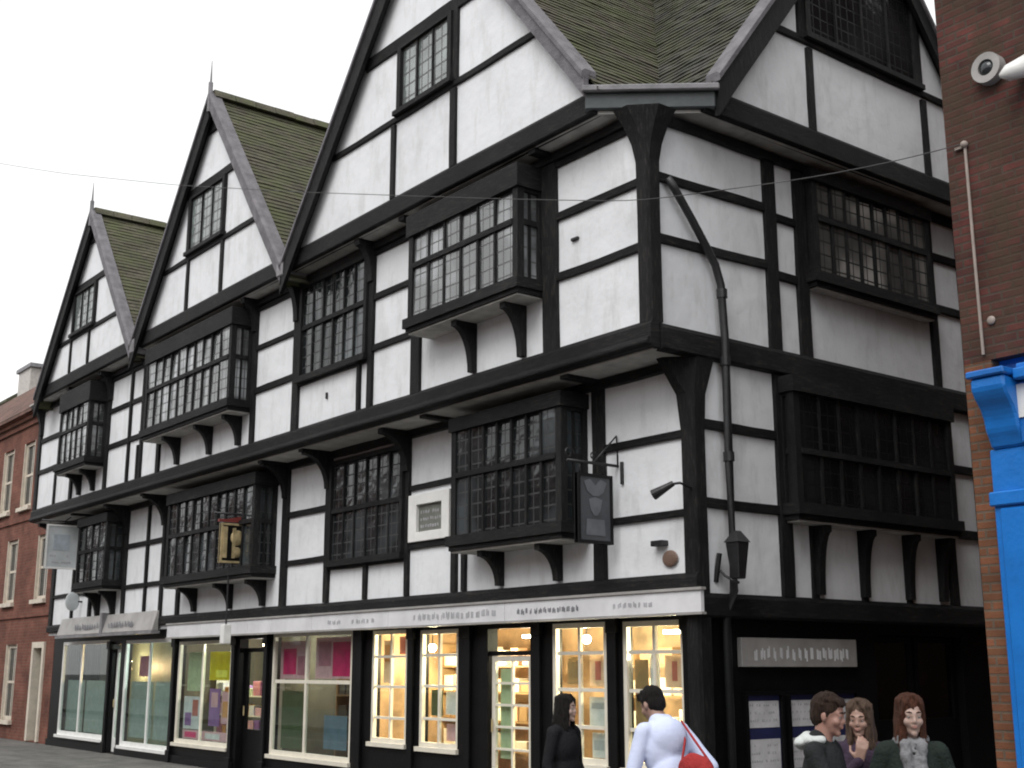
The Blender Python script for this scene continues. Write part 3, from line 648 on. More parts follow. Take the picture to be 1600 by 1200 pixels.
# doors
def door(fr, u0, u1, z1, mat, glazed, bars, rec, fan=None, name='door'):
    f = MB(); e = .07
    fr.box(f, u0 + .03, u0 + .03 + e, rec - .045, rec, .03, z1); fr.box(f, u1 - .03 - e, u1 - .03, rec - .045, rec, .03, z1)
    fr.box(f, u0 + .03 + e, u1 - .03 - e, rec - .045, rec, .03, glazed); fr.box(f, u0 + .03 + e, u1 - .03 - e, rec - .045, rec, z1 - e, z1)
    d = f.build(name, mat, B)
    g = MB(); fr.box(g, u0 + .05 + e / 2, u1 - .05 - e / 2, rec - .026, rec - .020, glazed - .01, z1 - e + .01); g.build('pane', 'clear', d)
    if bars:
        m = MB(); c = (u0 + u1) / 2; fr.box(m, c - .016, c + .016, rec - .04, rec - .004, glazed, z1 - e)
        for z in lin(glazed, z1 - e, bars):
            fr.box(m, u0 + .03 + e, c - .017, rec - .04, rec - .005, z - .014, z + .014); fr.box(m, c + .017, u1 - .03 - e, rec - .04, rec - .005, z - .014, z + .014)
        m.build('glazing_bar', mat, d)
    if fan:
        q = MB(); fr.box(q, u0, u1, rec - .06, rec + .01, z1 + .003, z1 + .06); q.build('transom', 'black', d)
        q = MB(); fr.box(q, u0, u1, rec - .03, rec - .024, z1 + .061, 2.19); q.build('fanlight', 'clear', d)
    h = MB(); p = fr.P(u0 + .07, rec + .03, 1.0); h.tube([p + Vector((0, 0, -.08)), p + Vector((0, 0, .08))], .012, 8); h.build('handle', 'gold', d)
    return d
door(L0, -3.9, -3.02, 1.86, 'cream', .45, 4, -.05, True); door(L0, -11.1, -10.15, 2.05, 'black', .7, 0, -.12); door(L0, -17.15, -16.65, 2.1, 'white', .3, 0, -.1)
door(R0, 3.1, 4.0, 2.08, 'black', 1.1, 0, -.1); door(R0, 4.0, 4.9, 2.08, 'black', 1.1, 0, -.1)
# interiors: floor, ceiling, back walls and party walls of the three shops
for x0, x1, mt, dp in ((-20.7, -13.85, 'roomT', 1.2), (-13.8, -7.05, 'roomD', 2.2), (-7.0, -.3, 'room', 2.4)):
    mb = MB(); mb.box((x0, .36, .03), (x1, dp, .06)); mb.box((x0, .36, 2.36), (x1, dp, 2.40)); mb.box((x0, dp, .03), (x1, dp + .05, 2.40)); mb.box((x0 - .03, .32, .03), (x0, dp + .05, 2.4)); mb.box((x1, .32, .03), (x1 + .015, dp + .05, 2.4))
    mb.build('shop_interior', mt, B)
mb = MB(); mb.box((-.9, .7, .03), (-.6, 6.2, 2.3)); mb.build('side_interior', 'black', B)
# base plinth boards
mb = MB()
for u0, u1 in ((LEND, -17.2), (-16.6, -11.15), (-10.1, -3.95), (-2.97, -.25)): L0.box(mb, u0, u1, .004, .04, 0, .14)
mb.build('plinth', 'black', B)

# ================================================================== brick house on the left
HB = thing('brick_house', 'orange-red brick house with pale sash windows left of the timbered building', 'house', (-21, .15, 0))
LH = Fr('L', .15)
HW = [(-22.15 - 1.45 * k, -22.15 - 1.45 * k + .72, z0, z1) for k in range(5) for z0, z1 in ((3.32, 4.95), (5.78, 7.52))]
HW = [(-25.75 - .0, -24.95, 5.78, 7.52), (-24.15, -23.4, 5.9, 7.5), (-27.6, -26.8, 5.78, 7.52), (-22.6, -21.85, 5.9, 7.5)]
HW = [(-26.35, -25.45, 5.8, 7.52), (-24.55, -23.65, 5.8, 7.52), (-28.2, -27.3, 5.8, 7.52), (-25.3, -24.4, 3.36, 5.0), (-22.75, -21.85, 3.36, 4.95), (-27.9, -27.0, 3.36, 5.0), (-24.65, -23.75, .45, 2.3), (-27.3, -26.4, .45, 2.3)]
HW += [(-30.4 - 1.9 * k, -29.5 - 1.9 * k, z0, z1) for k in range(7) for z0, z1 in ((.45, 2.3), (3.36, 5.0), (5.8, 7.52))]
HDR = (-22.35, -21.6, .03, 2.25)
wall_holes(LH, (-44, -20.92), (0, 8.1), HW + [HDR], .3, 'brick_wall', 'brickL', HB)
solid('side_wall', (-21.2, .451, 0), (-20.93, 7.5, 8.1), 'brickL', HB); solid('side_wall', (-44, .451, 0), (-43.7, 7.5, 8.1), 'brickL', HB); solid('rear_wall', (-44, 7.5, 0), (-20.93, 7.8, 8.1), 'brickL', HB)
mb = MB()
for d, z0, z1 in ((.06, 7.95, 8.1), (.14, 8.1, 8.2), (.22, 8.2, 8.32)): LH.box(mb, -44, -20.92, -.05, d, z0 + .001, z1)
mb.build('cornice', 'brickL', HB)
mb = MB(); LH.box(mb, -44, -20.92, .003, .04, 2.95, 3.14); LH.box(mb, -44, -20.92, .003, .04, 5.42, 5.55); mb.build('string_course', 'brickL', HB)
for u0, u1, z0, z1 in HW:
    f = MB(); LH.box(f, u0 - .0, u0 + .09, -.16, -.06, z0, z1); LH.box(f, u1 - .09, u1, -.16, -.06, z0, z1); LH.box(f, u0 + .09, u1 - .09, -.16, -.06, z1 - .09, z1); LH.box(f, u0 + .09, u1 - .09, -.16, -.06, z0, z0 + .09)
    w = f.build('sash_window', 'stone', HB)
    f = MB(); LH.box(f, u0 - .06, u1 + .06, -.06, .09, z0 - .10, z0 - .001); f.build('sill', 'stone', w)
    for a_, b_ in ((u0 - .002, u0 + .03), (u1 - .03, u1 + .002)): f = MB(); LH.box(f, a_, b_, -.06, .004, z0, z1); f.build('reveal', 'stone', w)
    zc = (z0 + z1) / 2; f = MB(); LH.box(f, u0 + .09, u1 - .09, -.13, -.08, zc - .03, zc + .03); LH.box(f, (u0 + u1) / 2 - .015, (u0 + u1) / 2 + .015, -.12, -.09, z0 + .09, z1 - .09); f.build('glazing_bar', 'stone', w)
    f = MB(); LH.box(f, u0 + .085, u1 - .085, -.11, -.10, z0 + .085, z1 - .085); f.build('pane', 'glassH', w)
f = MB(); LH.box(f, HDR[0] + .06, HDR[1] - .06, -.2, -.14, .03, 2.19); dd = f.build('door', 'doorG', HB)
f = MB(); LH.box(f, HDR[0] - .08, HDR[0] + .06, -.2, .05, .03, 2.33); LH.box(f, HDR[1] - .06, HDR[1] + .08, -.2, .05, .03, 2.33); LH.box(f, HDR[0] + .06, HDR[1] - .06, -.2, .05, 2.19, 2.33); f.build('door_surround', 'stone', dd)
mb = MB(); mb.hull([(x, y, z) for x in (-44.2, -20.95) for y, z in ((-.12, 8.32), (1.75, 10.2), (-.12, 8.22), (1.75, 10.05))]); mb.build('roof', 'tileL', HB)
mb = MB(); mb.hull([(x, y, z) for x in (-44.2, -20.95) for y, z in ((1.751, 10.2), (7.9, 8.3), (1.751, 10.05), (7.9, 8.2))]); mb.build('roof', 'tileL', HB)

# house further back, seen over the roof
HF = thing('rendered_house', 'pale rendered house top with a dark roof, behind the brick house', 'house', (-60, 9, 0))
solid('wall', (-80, 9, 0), (-55.6, 16, 15.6), 'chim', HF)
mb = MB(); mb.hull([(x, y, z) for x in (-80.3, -58.0) for y, z in ((8.7, 15.6), (12.5, 18.3), (8.7, 15.45), (12.5, 15.6))]); mb.build('roof', 'roof', HF)
mb = MB(); mb.hull([(x, y, z) for x in (-80.3, -58.0) for y, z in ((12.51, 18.3), (16.3, 15.6), (12.51, 15.6), (16.3, 15.45))]); mb.build('roof', 'roof', HF)
mb = MB(); mb.box((-57.6, 9.1, 15.601), (-55.6, 10.6, 16.9)); ch = mb.build('chimney', 'chim', HF); mb = MB(); mb.box((-57.8, 9.0, 16.901), (-55.4, 10.7, 17.1)); mb.build('chimney_cap', 'lead', ch)

# ================================================================== brick building on the right
BR = thing('brick_corner_building', 'tall dark red brick building with a bright blue shopfront across the alley', 'building', (3.3, 0, 0))
mb = MB(); mb.box((3.3, .0, 4.3), (14, 7, 9.0)); mb.build('brick_wall', 'brickR', BR)
mb = MB(); mb.box((3.3, .0, 0), (3.56, 7, 4.298)); mb.build('brick_corner', 'brickQ', BR)
mb = MB(); mb.box((3.562, .12, 0), (14, 6.9, 4.298)); mb.build('shopfront_back', 'blueD', BR)
mb = MB(); mb.box((3.53, -.10, 0), (3.90, .119, 3.5)); mb.box((3.51, -.13, .001), (3.92, -.101, .45)); mb.box((3.59, -.125, .6), (3.84, -.101, 3.0)); mb.box((3.51, -.14, 3.02), (3.92, -.101, 3.14)); mb.build('pilaster', 'blue', BR, bevel=.012)
# console bracket
mb = MB(); prof = [(-.0, 3.50), (-.13, 3.50), (-.16, 3.57), (-.20, 3.64), (-.22, 3.74), (-.26, 3.82), (-.33, 3.90), (-.37, 3.97), (-.37, 4.07), (-.0, 4.07)]
mb.poly([(3.56, y + .01, z) for y, z in prof], (.31, 0, 0)); mb.build('console', 'blue', BR, bevel=.02)
mb = MB(); mb.box((3.54, -.39, 4.071), (3.89, .11, 4.13)); mb.build('console_cap', 'blueD', BR, bevel=.012)
mb = MB(); mb.box((3.871, -.16, 3.52), (14, .1, 4.02)); mb.build('fascia', 'blueD', BR)
mb = MB(); mb.box((3.892, -.26, 4.03), (14, .09, 4.12)); mb.box((3.892, -.2, 4.121), (14, .0, 4.17)); mb.build('cornice', 'blue', BR, bevel=.01)
mb = MB(); mb.box((3.93, -.06, .0), (14, .118, .8)); mb.box((3.93, -.05, .801), (4.04, .1, 3.4)); mb.box((3.93, -.05, 3.401), (14, .1, 3.51)); mb.build('stallriser', 'blue', BR)
mb = MB(); mb.box((4.041, .02, .801), (14, .03, 3.4)); mb.build('shop_pane', 'glassH', BR)
mb = MB(); mb.box((3.301, 3.0, 9.11), (14, 14, 13.5)); mb.box((3.301, 7.08, 0), (14, 14, 9.1)); mb.box((.1, 12, 0), (3.3, 14, 9.5)); mb.build('rear_wall', 'brickR', BR)  # unseen taller rear block and alley end wall, added to darken the alley
mb = MB(); mb.box((3.24, -.06, 9.0), (14.06, 7.06, 9.1)); mb.build('parapet_coping', 'stone', BR)

# ================================================================== the terrace across the street (never in view, added for window reflections and to darken the lower front)
TO = thing('terrace_houses', 'long unseen brick terrace with sash windows facing the timbered building across the street', 'houses', (-20, -18, 0))
FT = Fr('L', -18.0)
class Opp(Fr):
    def P(s, u, d, z): return Vector((u, s.c + d, z))
    def sh(s, dd): return Opp('L', s.c + dd)
FT = Opp('L', -18.0); holes = [(-62 + 2.9 * k, -61 + 2.9 * k, z, z + 1.6) for k in range(27) for z in (.9, 3.7, 6.3)]
wall_holes(FT, (-64, 18), (0, 8.6), holes, .3, 'brick_wall', 'brickL', TO)
mb = MB(); mb.box((-64, -18.28, 0), (18, -18.22, 8.4)); mb.build('panes', 'glassH', TO)
mb = MB(); mb.hull([(x, y, z) for x in (-64.2, 18.2) for y, z in ((-17.8, 8.6), (-22, 11.4), (-17.8, 8.45), (-22, 11.2))]); mb.build('roof', 'tileL', TO)
mb = MB()
for k in range(27):
    for z in (.9, 3.7, 6.3): mb.box((-62.08 + 2.9 * k, -18.1, z - .1), (-60.92 + 2.9 * k, -17.9, z - .001))
so = mb.build('sills', 'stone', TO); so['kind'] = 'stuff'
# ================================================================== signs and street things
t = thing('fascia_sign', 'long off-white shop fascia board with faded lettering above the lit shop windows', 'shop sign', (-6.8, -.06, 2.27))
mb = MB(); n = 9; xs = [-13.7, -12.2, -10.3, -9.45, -8.1, -5.9, -3.2, .15]
for a, b in zip(xs, xs[1:]): mb.box((a + .004, -.115, 2.275), (b - .004, -.065, 2.50))
mb.build('board', 'signW', t, bevel=.003)
mb = MB(); mb.box((-13.72, -.135, 2.501), (.17, -.06, 2.53)); mb.box((-13.72, -.13, 2.25), (.17, -.062, 2.274)); mb.build('moulding', 'signG', t)
LS = Fr('L', -.1165)
blocks(LS, -5.25, -3.35, 2.33, 2.44, 17, t, 'ink', seed=3); blocks(LS, -2.95, -1.75, 2.34, 2.42, 14, t, 'inkD', seed=5, gap=.05); blocks(LS, -1.2, -.55, 2.35, 2.42, 8, t, 'ink', seed=8); blocks(LS, -7.6, -6.2, 2.34, 2.42, 10, t, 'ink', seed=11)
t = thing('fascia_sign', 'grey slanted shop fascia with dark lettering over the leftmost shop windows', 'shop sign', (-17, -.06, 2.4))
mb = MB(); mb.hull([(x, y, z) for x in (-19.75, -14.25) for y, z in ((-.06, 2.42), (-.06, 2.80), (-.20, 2.42), (-.10, 2.80))]); mb.build('board', 'signG', t, bevel=.01)
mb = MB(); mb.box((-19.8, -.22, 2.36), (-14.2, -.05, 2.418)); mb.build('moulding', 'lead', t)
mb = MB(); 
LS2 = Fr('L', -.19); blocks(LS2, -18.6, -17.1, 2.50, 2.66, 10, t, 'inkD', seed=21, gap=.05); blocks(LS2, -16.6, -15.2, 2.50, 2.66, 9, t, 'inkD', seed=22, gap=.05)
mb = MB(); mb.box((-17.02, -.215, 2.4), (-16.9, -.05, 2.84)); mb.build('divider', 'lead', t)
t = thing('alley_sign', 'off-white board with faded capitals above the notice boards on the side wall', 'sign', (-.1, 1.67, 1.7))
mb = MB(); mb.box((-.115, .69, 1.72), (-.05, 2.66, 2.03)); mb.build('board', 'signG', t, bevel=.004)
RS = Fr('R', -.0495); blocks(RS, .78, 2.56, 1.78, 1.95, 17, t, 'signW', seed=31, gap=.08)
# notice boards below it
for u0, u1, lab in ((.74, 1.36, 'lit notice case with pale sheets and a navy band, nearest the street corner'), (1.43, 2.02, 'notice case with pale sheets, partly behind the boy in the white-hooded jacket'), (2.1, 2.68, 'notice case farthest from the street corner, beside the alley door')):
    t = thing('notice_case', lab, 'notice board', (-.1, (u0 + u1) / 2, .55), 'notice cases on the side wall')
    mb = MB(); mb.box((-.118, u0, .56), (-.06, u1, .60)); mb.box((-.118, u0, 1.42), (-.06, u1, 1.46)); mb.box((-.118, u0, .601), (-.06, u0 + .04, 1.419)); mb.box((-.118, u1 - .04, .601), (-.06, u1, 1.419)); mb.build('frame', 'black', t)
    mb = MB(); mb.box((-.116, u0 + .041, .601), (-.10, u1 - .041, 1.419)); mb.build('backing', 'navy', t)
    mb = MB(); mb.box((-.0995, u0 + .06, 1.08), (-.095, u1 - .06, 1.36)); mb.box((-.0995, u0 + .06, .64), (-.095, u1 - .06, .96)); sh = mb.build('sheet', 'sheet', t)
    RS3 = Fr('R', -.0945)
    for k, z in enumerate((1.30, 1.22, 1.14, .88, .80, .72)): blocks(RS3, u0 + .09, u1 - .09, z, z + .035, 12, t, 'ink', seed=40 + k, gap=.25, dd=.002)
# white-framed notice window let into the first floor
t = thing('framed_plaque', 'square grey-green plaque in a thick white frame on the first-floor plaster', 'plaque', (-4.98, 0, 3.4))
mb = MB(); L1.box(mb, -5.50, -5.30, .0, .07, 3.42, 4.08); L1.box(mb, -4.68, -4.50, .0, .07, 3.42, 4.08); L1.box(mb, -5.30, -4.68, .0, .07, 3.42, 3.55); L1.box(mb, -5.30, -4.68, .0, .07, 3.93, 4.08); mb.build('frame', 'white', t, bevel=.006)
mb = MB(); L1.box(mb, -5.299, -4.681, .0, .02, 3.551, 3.929); mb.build('panel', 'sage', t)
for k in range(3): blocks(Fr('L', -.0205), -5.25, -4.73, 3.60 + k * .10, 3.66 + k * .10, 9, t, 'ink', seed=60 + k, dd=.003)
# hanging board nearest the corner (dark, pale emblem)
def hang(name, lab, x, y0, y1, z0, z1, mat, frame, arm_z, wall_y=0, scroll=True, th=.05):
    t = thing(name, lab, 'hanging sign', (x, wall_y, arm_z))
    mb = MB(); mb.box((x - th / 2, y0, z0), (x + th / 2, y1, z1)); mb.build('board', mat, t, bevel=.004)
    f = MB(); w = .035; e = th / 2 + .012
    for a, b in (((y0, z0), (y1, z0 + w)), ((y0, z1 - w), (y1, z1)), ((y0, z0 + w + .001), (y0 + w, z1 - w - .001)), ((y1 - w, z0 + w + .001), (y1, z1 - w - .001))): f.box((x - e, a[0], a[1]), (x + e, b[0], b[1]))
    f.build('frame', frame, t)
    a = MB(); a.tube([(x, wall_y, arm_z), (x, min(y0, y1) - .12, arm_z)], .018, 8)
    a.tube([(x, wall_y, arm_z - .02), (x, wall_y - .02, arm_z + .35), (x, (y0 + y1) / 2, arm_z)], .012, 6)
    if scroll:
        for c, r in ((min(y0, y1) - .10, .07), ((y0 + y1) / 2, .05)):
            pts = [(x, c + r * math.cos(q / 14 * 4.2 * math.pi / 2) * (1 - q / 22), arm_z + .08 + r * math.sin(q / 14 * 4.2 * math.pi / 2) * (1 - q / 22)) for q in range(15)]
            a.tube(pts, .009, 6)
    for y in (y0 + .06, y1 - .06): a.tube([(x, y, arm_z), (x, y, z1 - .01)], .008, 6)
    a.build('bracket_arm', 'iron', t, smooth=True)
    return t
t = hang('hanging_sign', 'dark framed hanging board with a worn pale emblem near the building corner', -1.2, -.64, -.12, 3.06, 3.84, 'slate', 'black', 3.97)
for sx in (-1, 1):
    e = MB(); X = -1.2 + sx * .026
    def pl(pts, dx=.006): e.poly([(X, -.38 + y, 3.45 + z) for y, z in pts], (sx * dx, 0, 0))
    pl([(-.17, .30), (-.08, .33), (0, .26), (.08, .33), (.17, .30), (.12, .19), (.04, .14), (-.04, .14), (-.12, .19)]); pl([(-.10, .10), (0, .13), (.10, .10), (.07, -.02), (.025, -.08), (-.025, -.08), (-.07, -.02)]); pl([(-.13, -.12), (.13, -.12), (.14, -.30), (-.14, -.30)])
    e.build('emblem', 'emblem', t)
# gilded sign with its lamp tail
t = hang('hanging_sign', 'gilded relief hanging sign under a dull red crest, above the dark shop doorway', -10.2, -.74, -.06, 3.42, 4.08, 'black', 'gold', 4.24)
for sx in (-1, 1):
    X = -10.2 + sx * .026; e = MB()
    for y, z, w, h in ((-.70, 3.50, .07, .52), (-.53, 3.50, .05, .5), (-.32, 3.47, .05, .53), (-.16, 3.5, .06, .5)): e.box((X, y, z), (X + sx * .03, y + w, z + h))
    e.ball((X, -.44, 3.84), .12, 14, 8, (.3, 1, 1.1)); e.ball((X, -.44, 3.60), .09, 12, 8, (.3, 1, 1)); e.build('relief', 'gold', t, smooth=False)
mb = MB(); mb.poly([(-10.23, y, z) for y, z in ((-.78, 4.10), (-.78, 4.14), (-.62, 4.15), (-.40, 4.20), (-.18, 4.15), (-.02, 4.14), (-.02, 4.10))], (.06, 0, 0)); mb.build('crest', 'red', t)
t = thing('street_lamp', 'slim rod hanging beneath the gilded sign with a small white box lamp at its end', 'lamp', (-10.4, -.46, 3.4))
mb = MB(); mb.tube([(-10.4, -.46, 3.41), (-10.4, -.46, 2.42)], .016, 8); mb.build('rod', 'iron', t)
mb = MB(); mb.box((-10.47, -.53, 2.10), (-10.33, -.39, 2.42)); mb.build('lamp_box', 'white', t, bevel=.012)
# projecting pale board at the far left and the oval below it
t = hang('hanging_sign', 'pale blue-grey square board projecting from the far left end of the building', -19.0, -.84, -.08, 3.86, 4.84, 'signP', 'white', 4.92, scroll=False, th=.04)
for sx in (-1, 1):
    e = MB(); X = -19.0 + sx * .021; e.box((X, -.68, 4.28), (X + sx * .006, -.32, 4.62)); e.build('emblem', 'emblemB', t)
    RSx = Fr('R', X) if sx > 0 else None
    if RSx: blocks(RSx, -.74, -.26, 4.12, 4.18, 9, t, 'ink', seed=71); blocks(RSx, -.74, -.26, 3.98, 4.04, 9, t, 'ink', seed=72)
t = thing('oval_sign', 'small white oval sign projecting above the leftmost grey fascia', 'sign', (-18.9, 0, 2.95))
mb = MB(); mb.ball((-18.8, -.22, 3.15), .16, 20, 12, (.16, 1, 1.3)); mb.build('board', 'signP', t, smooth=True)
mb = MB(); mb.tube([(-18.8, .0, 3.15), (-18.8, -.1, 3.15)], .02, 8); mb.build('arm', 'iron', t)
# lantern on the alley side of the corner, and the two small fittings on the street side
t = thing('wall_lantern', 'black iron lantern on the side wall next to the drainpipe', 'lantern', (.05, .2, 2.6))
mb = MB(); c = (.30, .30)
mb.hull([(c[0] + sx * w, c[1] + sy * w, z) for sx in (-1, 1) for sy in (-1, 1) for w, z in ((.055, 2.62), (.09, 3.0))]); mb.build('body', 'iron', t, bevel=.008)
mb = MB(); mb.hull([(c[0] + sx * w, c[1] + sy * w, z) for sx in (-1, 1) for sy in (-1, 1) for w, z in ((.10, 3.0), (.03, 3.12))]); mb.build('cap', 'iron', t)
mb = MB(); mb.tube([(.05, .29, 2.72), (.12, .29, 2.66), (.24, .3, 2.60), (.3, .3, 2.58)], .015, 8); mb.tube([(.0, .27, 2.6), (.07, .27, 2.9)], .03, 6); mb.build('arm', 'iron', t)
t = thing('spotlight', 'small black spotlight on an arm from the corner post, over the shop fascia', 'spotlight', (-.05, -.1, 3.55))
mb = MB(); mb.tube([(-.0, -.05, 3.58), (.0, -.22, 3.62), (-.05, -.32, 3.60)], .014, 8); mb.build('arm', 'iron', t)
mb = MB(); mb.tube([(-.02, -.30, 3.61), (-.12, -.36, 3.55), (-.22, -.40, 3.50)], [.03, .045, .06], 12); mb.build('head', 'iron', t)
t = thing('alarm_box', 'small black box fitting low on the corner plaster panel, above a stain', 'box', (-.45, 0, 2.95))
mb = MB(); mb.box((-.60, -.10, 3.0), (-.42, .01, 3.06)); mb.build('case', 'iron', t, bevel=.006); mb = MB(); mb.ball((-.38, -.02, 2.86), .12, 12, 8, (1, .25, .75)); mb.build('cover', 'rust', t)
# fittings on the right brick wall
t = thing('security_light', 'round white-rimmed dome light high on the dark brick wall', 'lamp', (3.81, 0, 6.91))
mb = MB(); n = 28
for k in range(n):
    a0, a1 = 2 * math.pi * k / n, 2 * math.pi * (k + 1) / n
    mb.hull([(3.81 + r * math.cos(a), y, 6.91 + r * math.sin(a)) for a in (a0, a1) for y in (-.10, .0) for r in (.075, .14)])
mb.build('rim', 'signG', t, smooth=False)
mb = MB(); mb.ball((3.81, -.05, 6.91), .078, 20, 12, (1, .8, 1)); mb.build('dome', 'glassH', t, smooth=True)
t = thing('floodlight', 'white cone-shaped fitting at the right edge of the dark brick wall', 'lamp', (4.1, 0, 6.72))
mb = MB(); mb.tube([(4.24, -.04, 6.80), (4.07, -.2, 6.72), (4.02, -.24, 6.70)], [.11, .07, .02], 16); mb.build('hood', 'white', t, smooth=True); mb = MB(); mb.tube([(4.2, .0, 6.8), (4.2, -.1, 6.8)], .03, 8); mb.build('mount', 'iron', t)
t = thing('conduit', 'thin pale conduit running down the brick wall to the blue shopfront', 'pipe', (3.5, 0, 4.4))
mb = MB(); mb.tube([(3.50, -.02, 6.28), (3.50, -.02, 5.4), (3.505, -.02, 4.35)], .014, 8); mb.build('pipe', 'conduit', t); mb = MB(); mb.ball((3.50, -.03, 6.30), .035); mb.box((3.40, -.03, 6.275), (3.47, -.005, 6.30)); mb.build('junction_box', 'conduit', t); 
mb = MB(); mb.ball((3.60, -.01, 4.64), .04, 12, 8, (1, .5, 1)); tag(mb.build('wall_plate', 'conduit', None), 'small round pale plate on the brick just above the blue console', 'plate')
mb = MB(); mb.box((3.86, -.175, 3.72), (4.2, -.161, 4.0)); tag(mb.build('shop_sign_plate', 'white', None), 'white plate on the blue fascia at the right edge', 'sign')
# overhead cable
mb = MB(); A_ = Vector((3.5, -.03, 6.31)); B_ = Vector((-16, -4)); pts = []
zz = [(0, 6.31), (.03, 6.31), (.08, 6.39), (.18, 6.66), (.27, 7.14), (.46, 8.2), (.62, 9.14), (.8, 10.3), (.92, 11.14), (1.15, 12.9)]
for k in range(93):
    q = k * .0125
    for (q0, z0), (q1, z1) in zip(zz, zz[1:]):
        if q0 <= q <= q1 + 1e-9: z = z0 + (z1 - z0) * (q - q0) / (q1 - q0); break
    pts.append((A_.x + (B_.x - A_.x) * q, A_.y + (B_.y - A_.y) * q, z))
for _ in range(3): pts = [pts[0]] + [((a[0] + 2 * b[0] + c[0]) / 4, (a[1] + 2 * b[1] + c[1]) / 4, (a[2] + 2 * b[2] + c[2]) / 4) for a, b, c in zip(pts, pts[1:], pts[2:])] + [pts[-1]]
mb.tube(pts, .0048, 6); tag(mb.build('overhead_cable', 'cable', None), 'thin overhead cable sagging across the sky to the brick wall', 'cable')

# ================================================================== in the shop windows
def lamp(x, y, z, e, lab, col=(1, .80, .52), r=.06, grp='lamps inside the lit shop'):
    t = thing('shop_lamp', lab, 'lamp', (x, y, 2.36), grp)
    mb = MB(); mb.ball((x, y, z), r, 14, 8); mb.build('bulb', 'lampW', t, smooth=True)
    mb = MB(); mb.tube([(x, y, 2.36), (x, y, z + r)], .008, 6); mb.tube([(x, y, z + r), (x, y, z + r * .55)], [.02, r * .8], 10, False); mb.build('pendant', 'iron', t)
    l = bpy.data.lights.new('shop_light', 'POINT'); l.energy = e; l.color = col; l.shadow_soft_size = .07
    o = bpy.data.objects.new('shop_light', l); C.objects.link(o); o.location = (x, y, z - r - .08); adopt(o, t)
lamp(-2.25, .85, 2.02, 34, 'warm bulb in the window second from the building corner'); lamp(-.95, .8, 1.98, 34, 'warm bulb in the window nearest the building corner, left of its neighbour'); lamp(-.62, .95, 1.98, 20, 'warm bulb in the window nearest the building corner, right of its neighbour')
lamp(-5.0, .9, 2.05, 34, 'warm bulb behind the narrow window right of the pair'); lamp(-6.2, .85, 2.0, 34, 'warm bulb behind the narrow window left of the pair'); lamp(-3.4, 1.4, 2.08, 20, 'pale bulb above the lattice door', (1, .95, .7))
lamp(-18.0, .85, 1.86, 14, 'small orange bulb in the leftmost shop window', (1, .6, .3)); lamp(-12.2, 1.2, 2.15, 26, 'bulb over the colourful display window', (1, .95, .85)); lamp(-8.6, 1.3, 2.2, 12, 'bulb over the pink-postered window', (1, .9, .85)); lamp(-15.2, .8, 2.2, 14, 'bulb in the second shop window from the left', (.9, 1, .95))
lamp(-12.0, .45, 2.12, 9, 'small lamp lighting the yellow poster', (1, .97, .8), .035)
for x0, x1, lab in ((-1.15, -.45, 'bright strip lamp at the top of the window nearest the building corner'), (-3.75, -3.2, 'strip lamp behind the fanlight of the lattice door')):
    mb = MB(); mb.box((x0, .6, 2.09), (x1, .66, 2.13)); tag(mb.build('strip_lamp', 'lampC', None), lab, 'lamp')
def poster(x0, x1, z0, z1, mat, lab, y=.27, name='poster', inner=None):
    mb = MB(); mb.box((x0, y, z0), (x1, y + .006, z1)); 
    o = mb.build(name, mat, None); tag(o, lab, 'poster'); o['group'] = 'posters and cards in the shop windows'
    if inner:
        for k, (a, b, c, d, m2) in enumerate(inner):
            q = MB(); q.box((x0 + (x1 - x0) * a, y - .003, z0 + (z1 - z0) * c), (x0 + (x1 - x0) * b, y - .0005, z0 + (z1 - z0) * d)); q.build('print', m2, None); pr = C.objects[-1]; adopt(pr, o)
    return o
poster(-9.80, -8.82, 1.54, 2.14, 'pinkP', 'pale pink poster in the upper left of the wide window', inner=[(.1, .55, .12, .8, 'magenta'), (.6, .92, .1, .6, 'pinkP2')]); poster(-8.62, -7.42, 1.55, 2.18, 'pinkP', 'magenta and pink poster in the upper right of the wide window', inner=[(.08, .40, .3, .9, 'pinkP2'), (.45, .92, .06, .88, 'magenta')])
poster(-12.55, -11.62, 1.5, 2.0, 'yellowP', 'bright yellow poster in the colourful display window', inner=[(.3, .8, .1, .35, 'lemonP')]); poster(-13.5, -12.75, 1.3, 2.0, 'greenP', 'pale green card in the colourful display window')
poster(-2.05, -1.72, 1.5, 1.86, 'peachP', 'peach-coloured card in the upper right of the window behind the dark-haired woman', inner=[(.3, .6, .2, .8, 'rose')]); poster(-2.06, -1.70, 1.05, 1.38, 'sheet', 'grey printed sheet in the middle of the window behind the dark-haired woman', inner=[(.1, .9, .6, .8, 'ink')]); poster(-2.02, -1.72, .70, .98, 'sheet', 'white sheet low in the window behind the dark-haired woman', inner=[(.1, .8, .3, .7, 'ink')])
poster(-.80, -.48, 1.5, 1.85, 'peachP', 'peach print in the window nearest the building corner', inner=[(.35, .6, .2, .8, 'rose')]); poster(-1.03, -.88, 1.48, 1.86, 'sheet', 'narrow white card in the window nearest the building corner')
poster(-6.18, -5.95, 1.9, 2.15, 'rose', 'small red card at the top of the narrow window left of the pair'); poster(-5.0, -4.7, 1.1, 1.4, 'sheet', 'pale card in the narrow window right of the pair'); poster(-4.98, -4.68, .76, .98, 'pinkP', 'pinkish card low in the narrow window right of the pair')
poster(-15.9, -15.4, 1.55, 1.95, 'pinkP2', 'small dull pink card in the second shop window from the left')
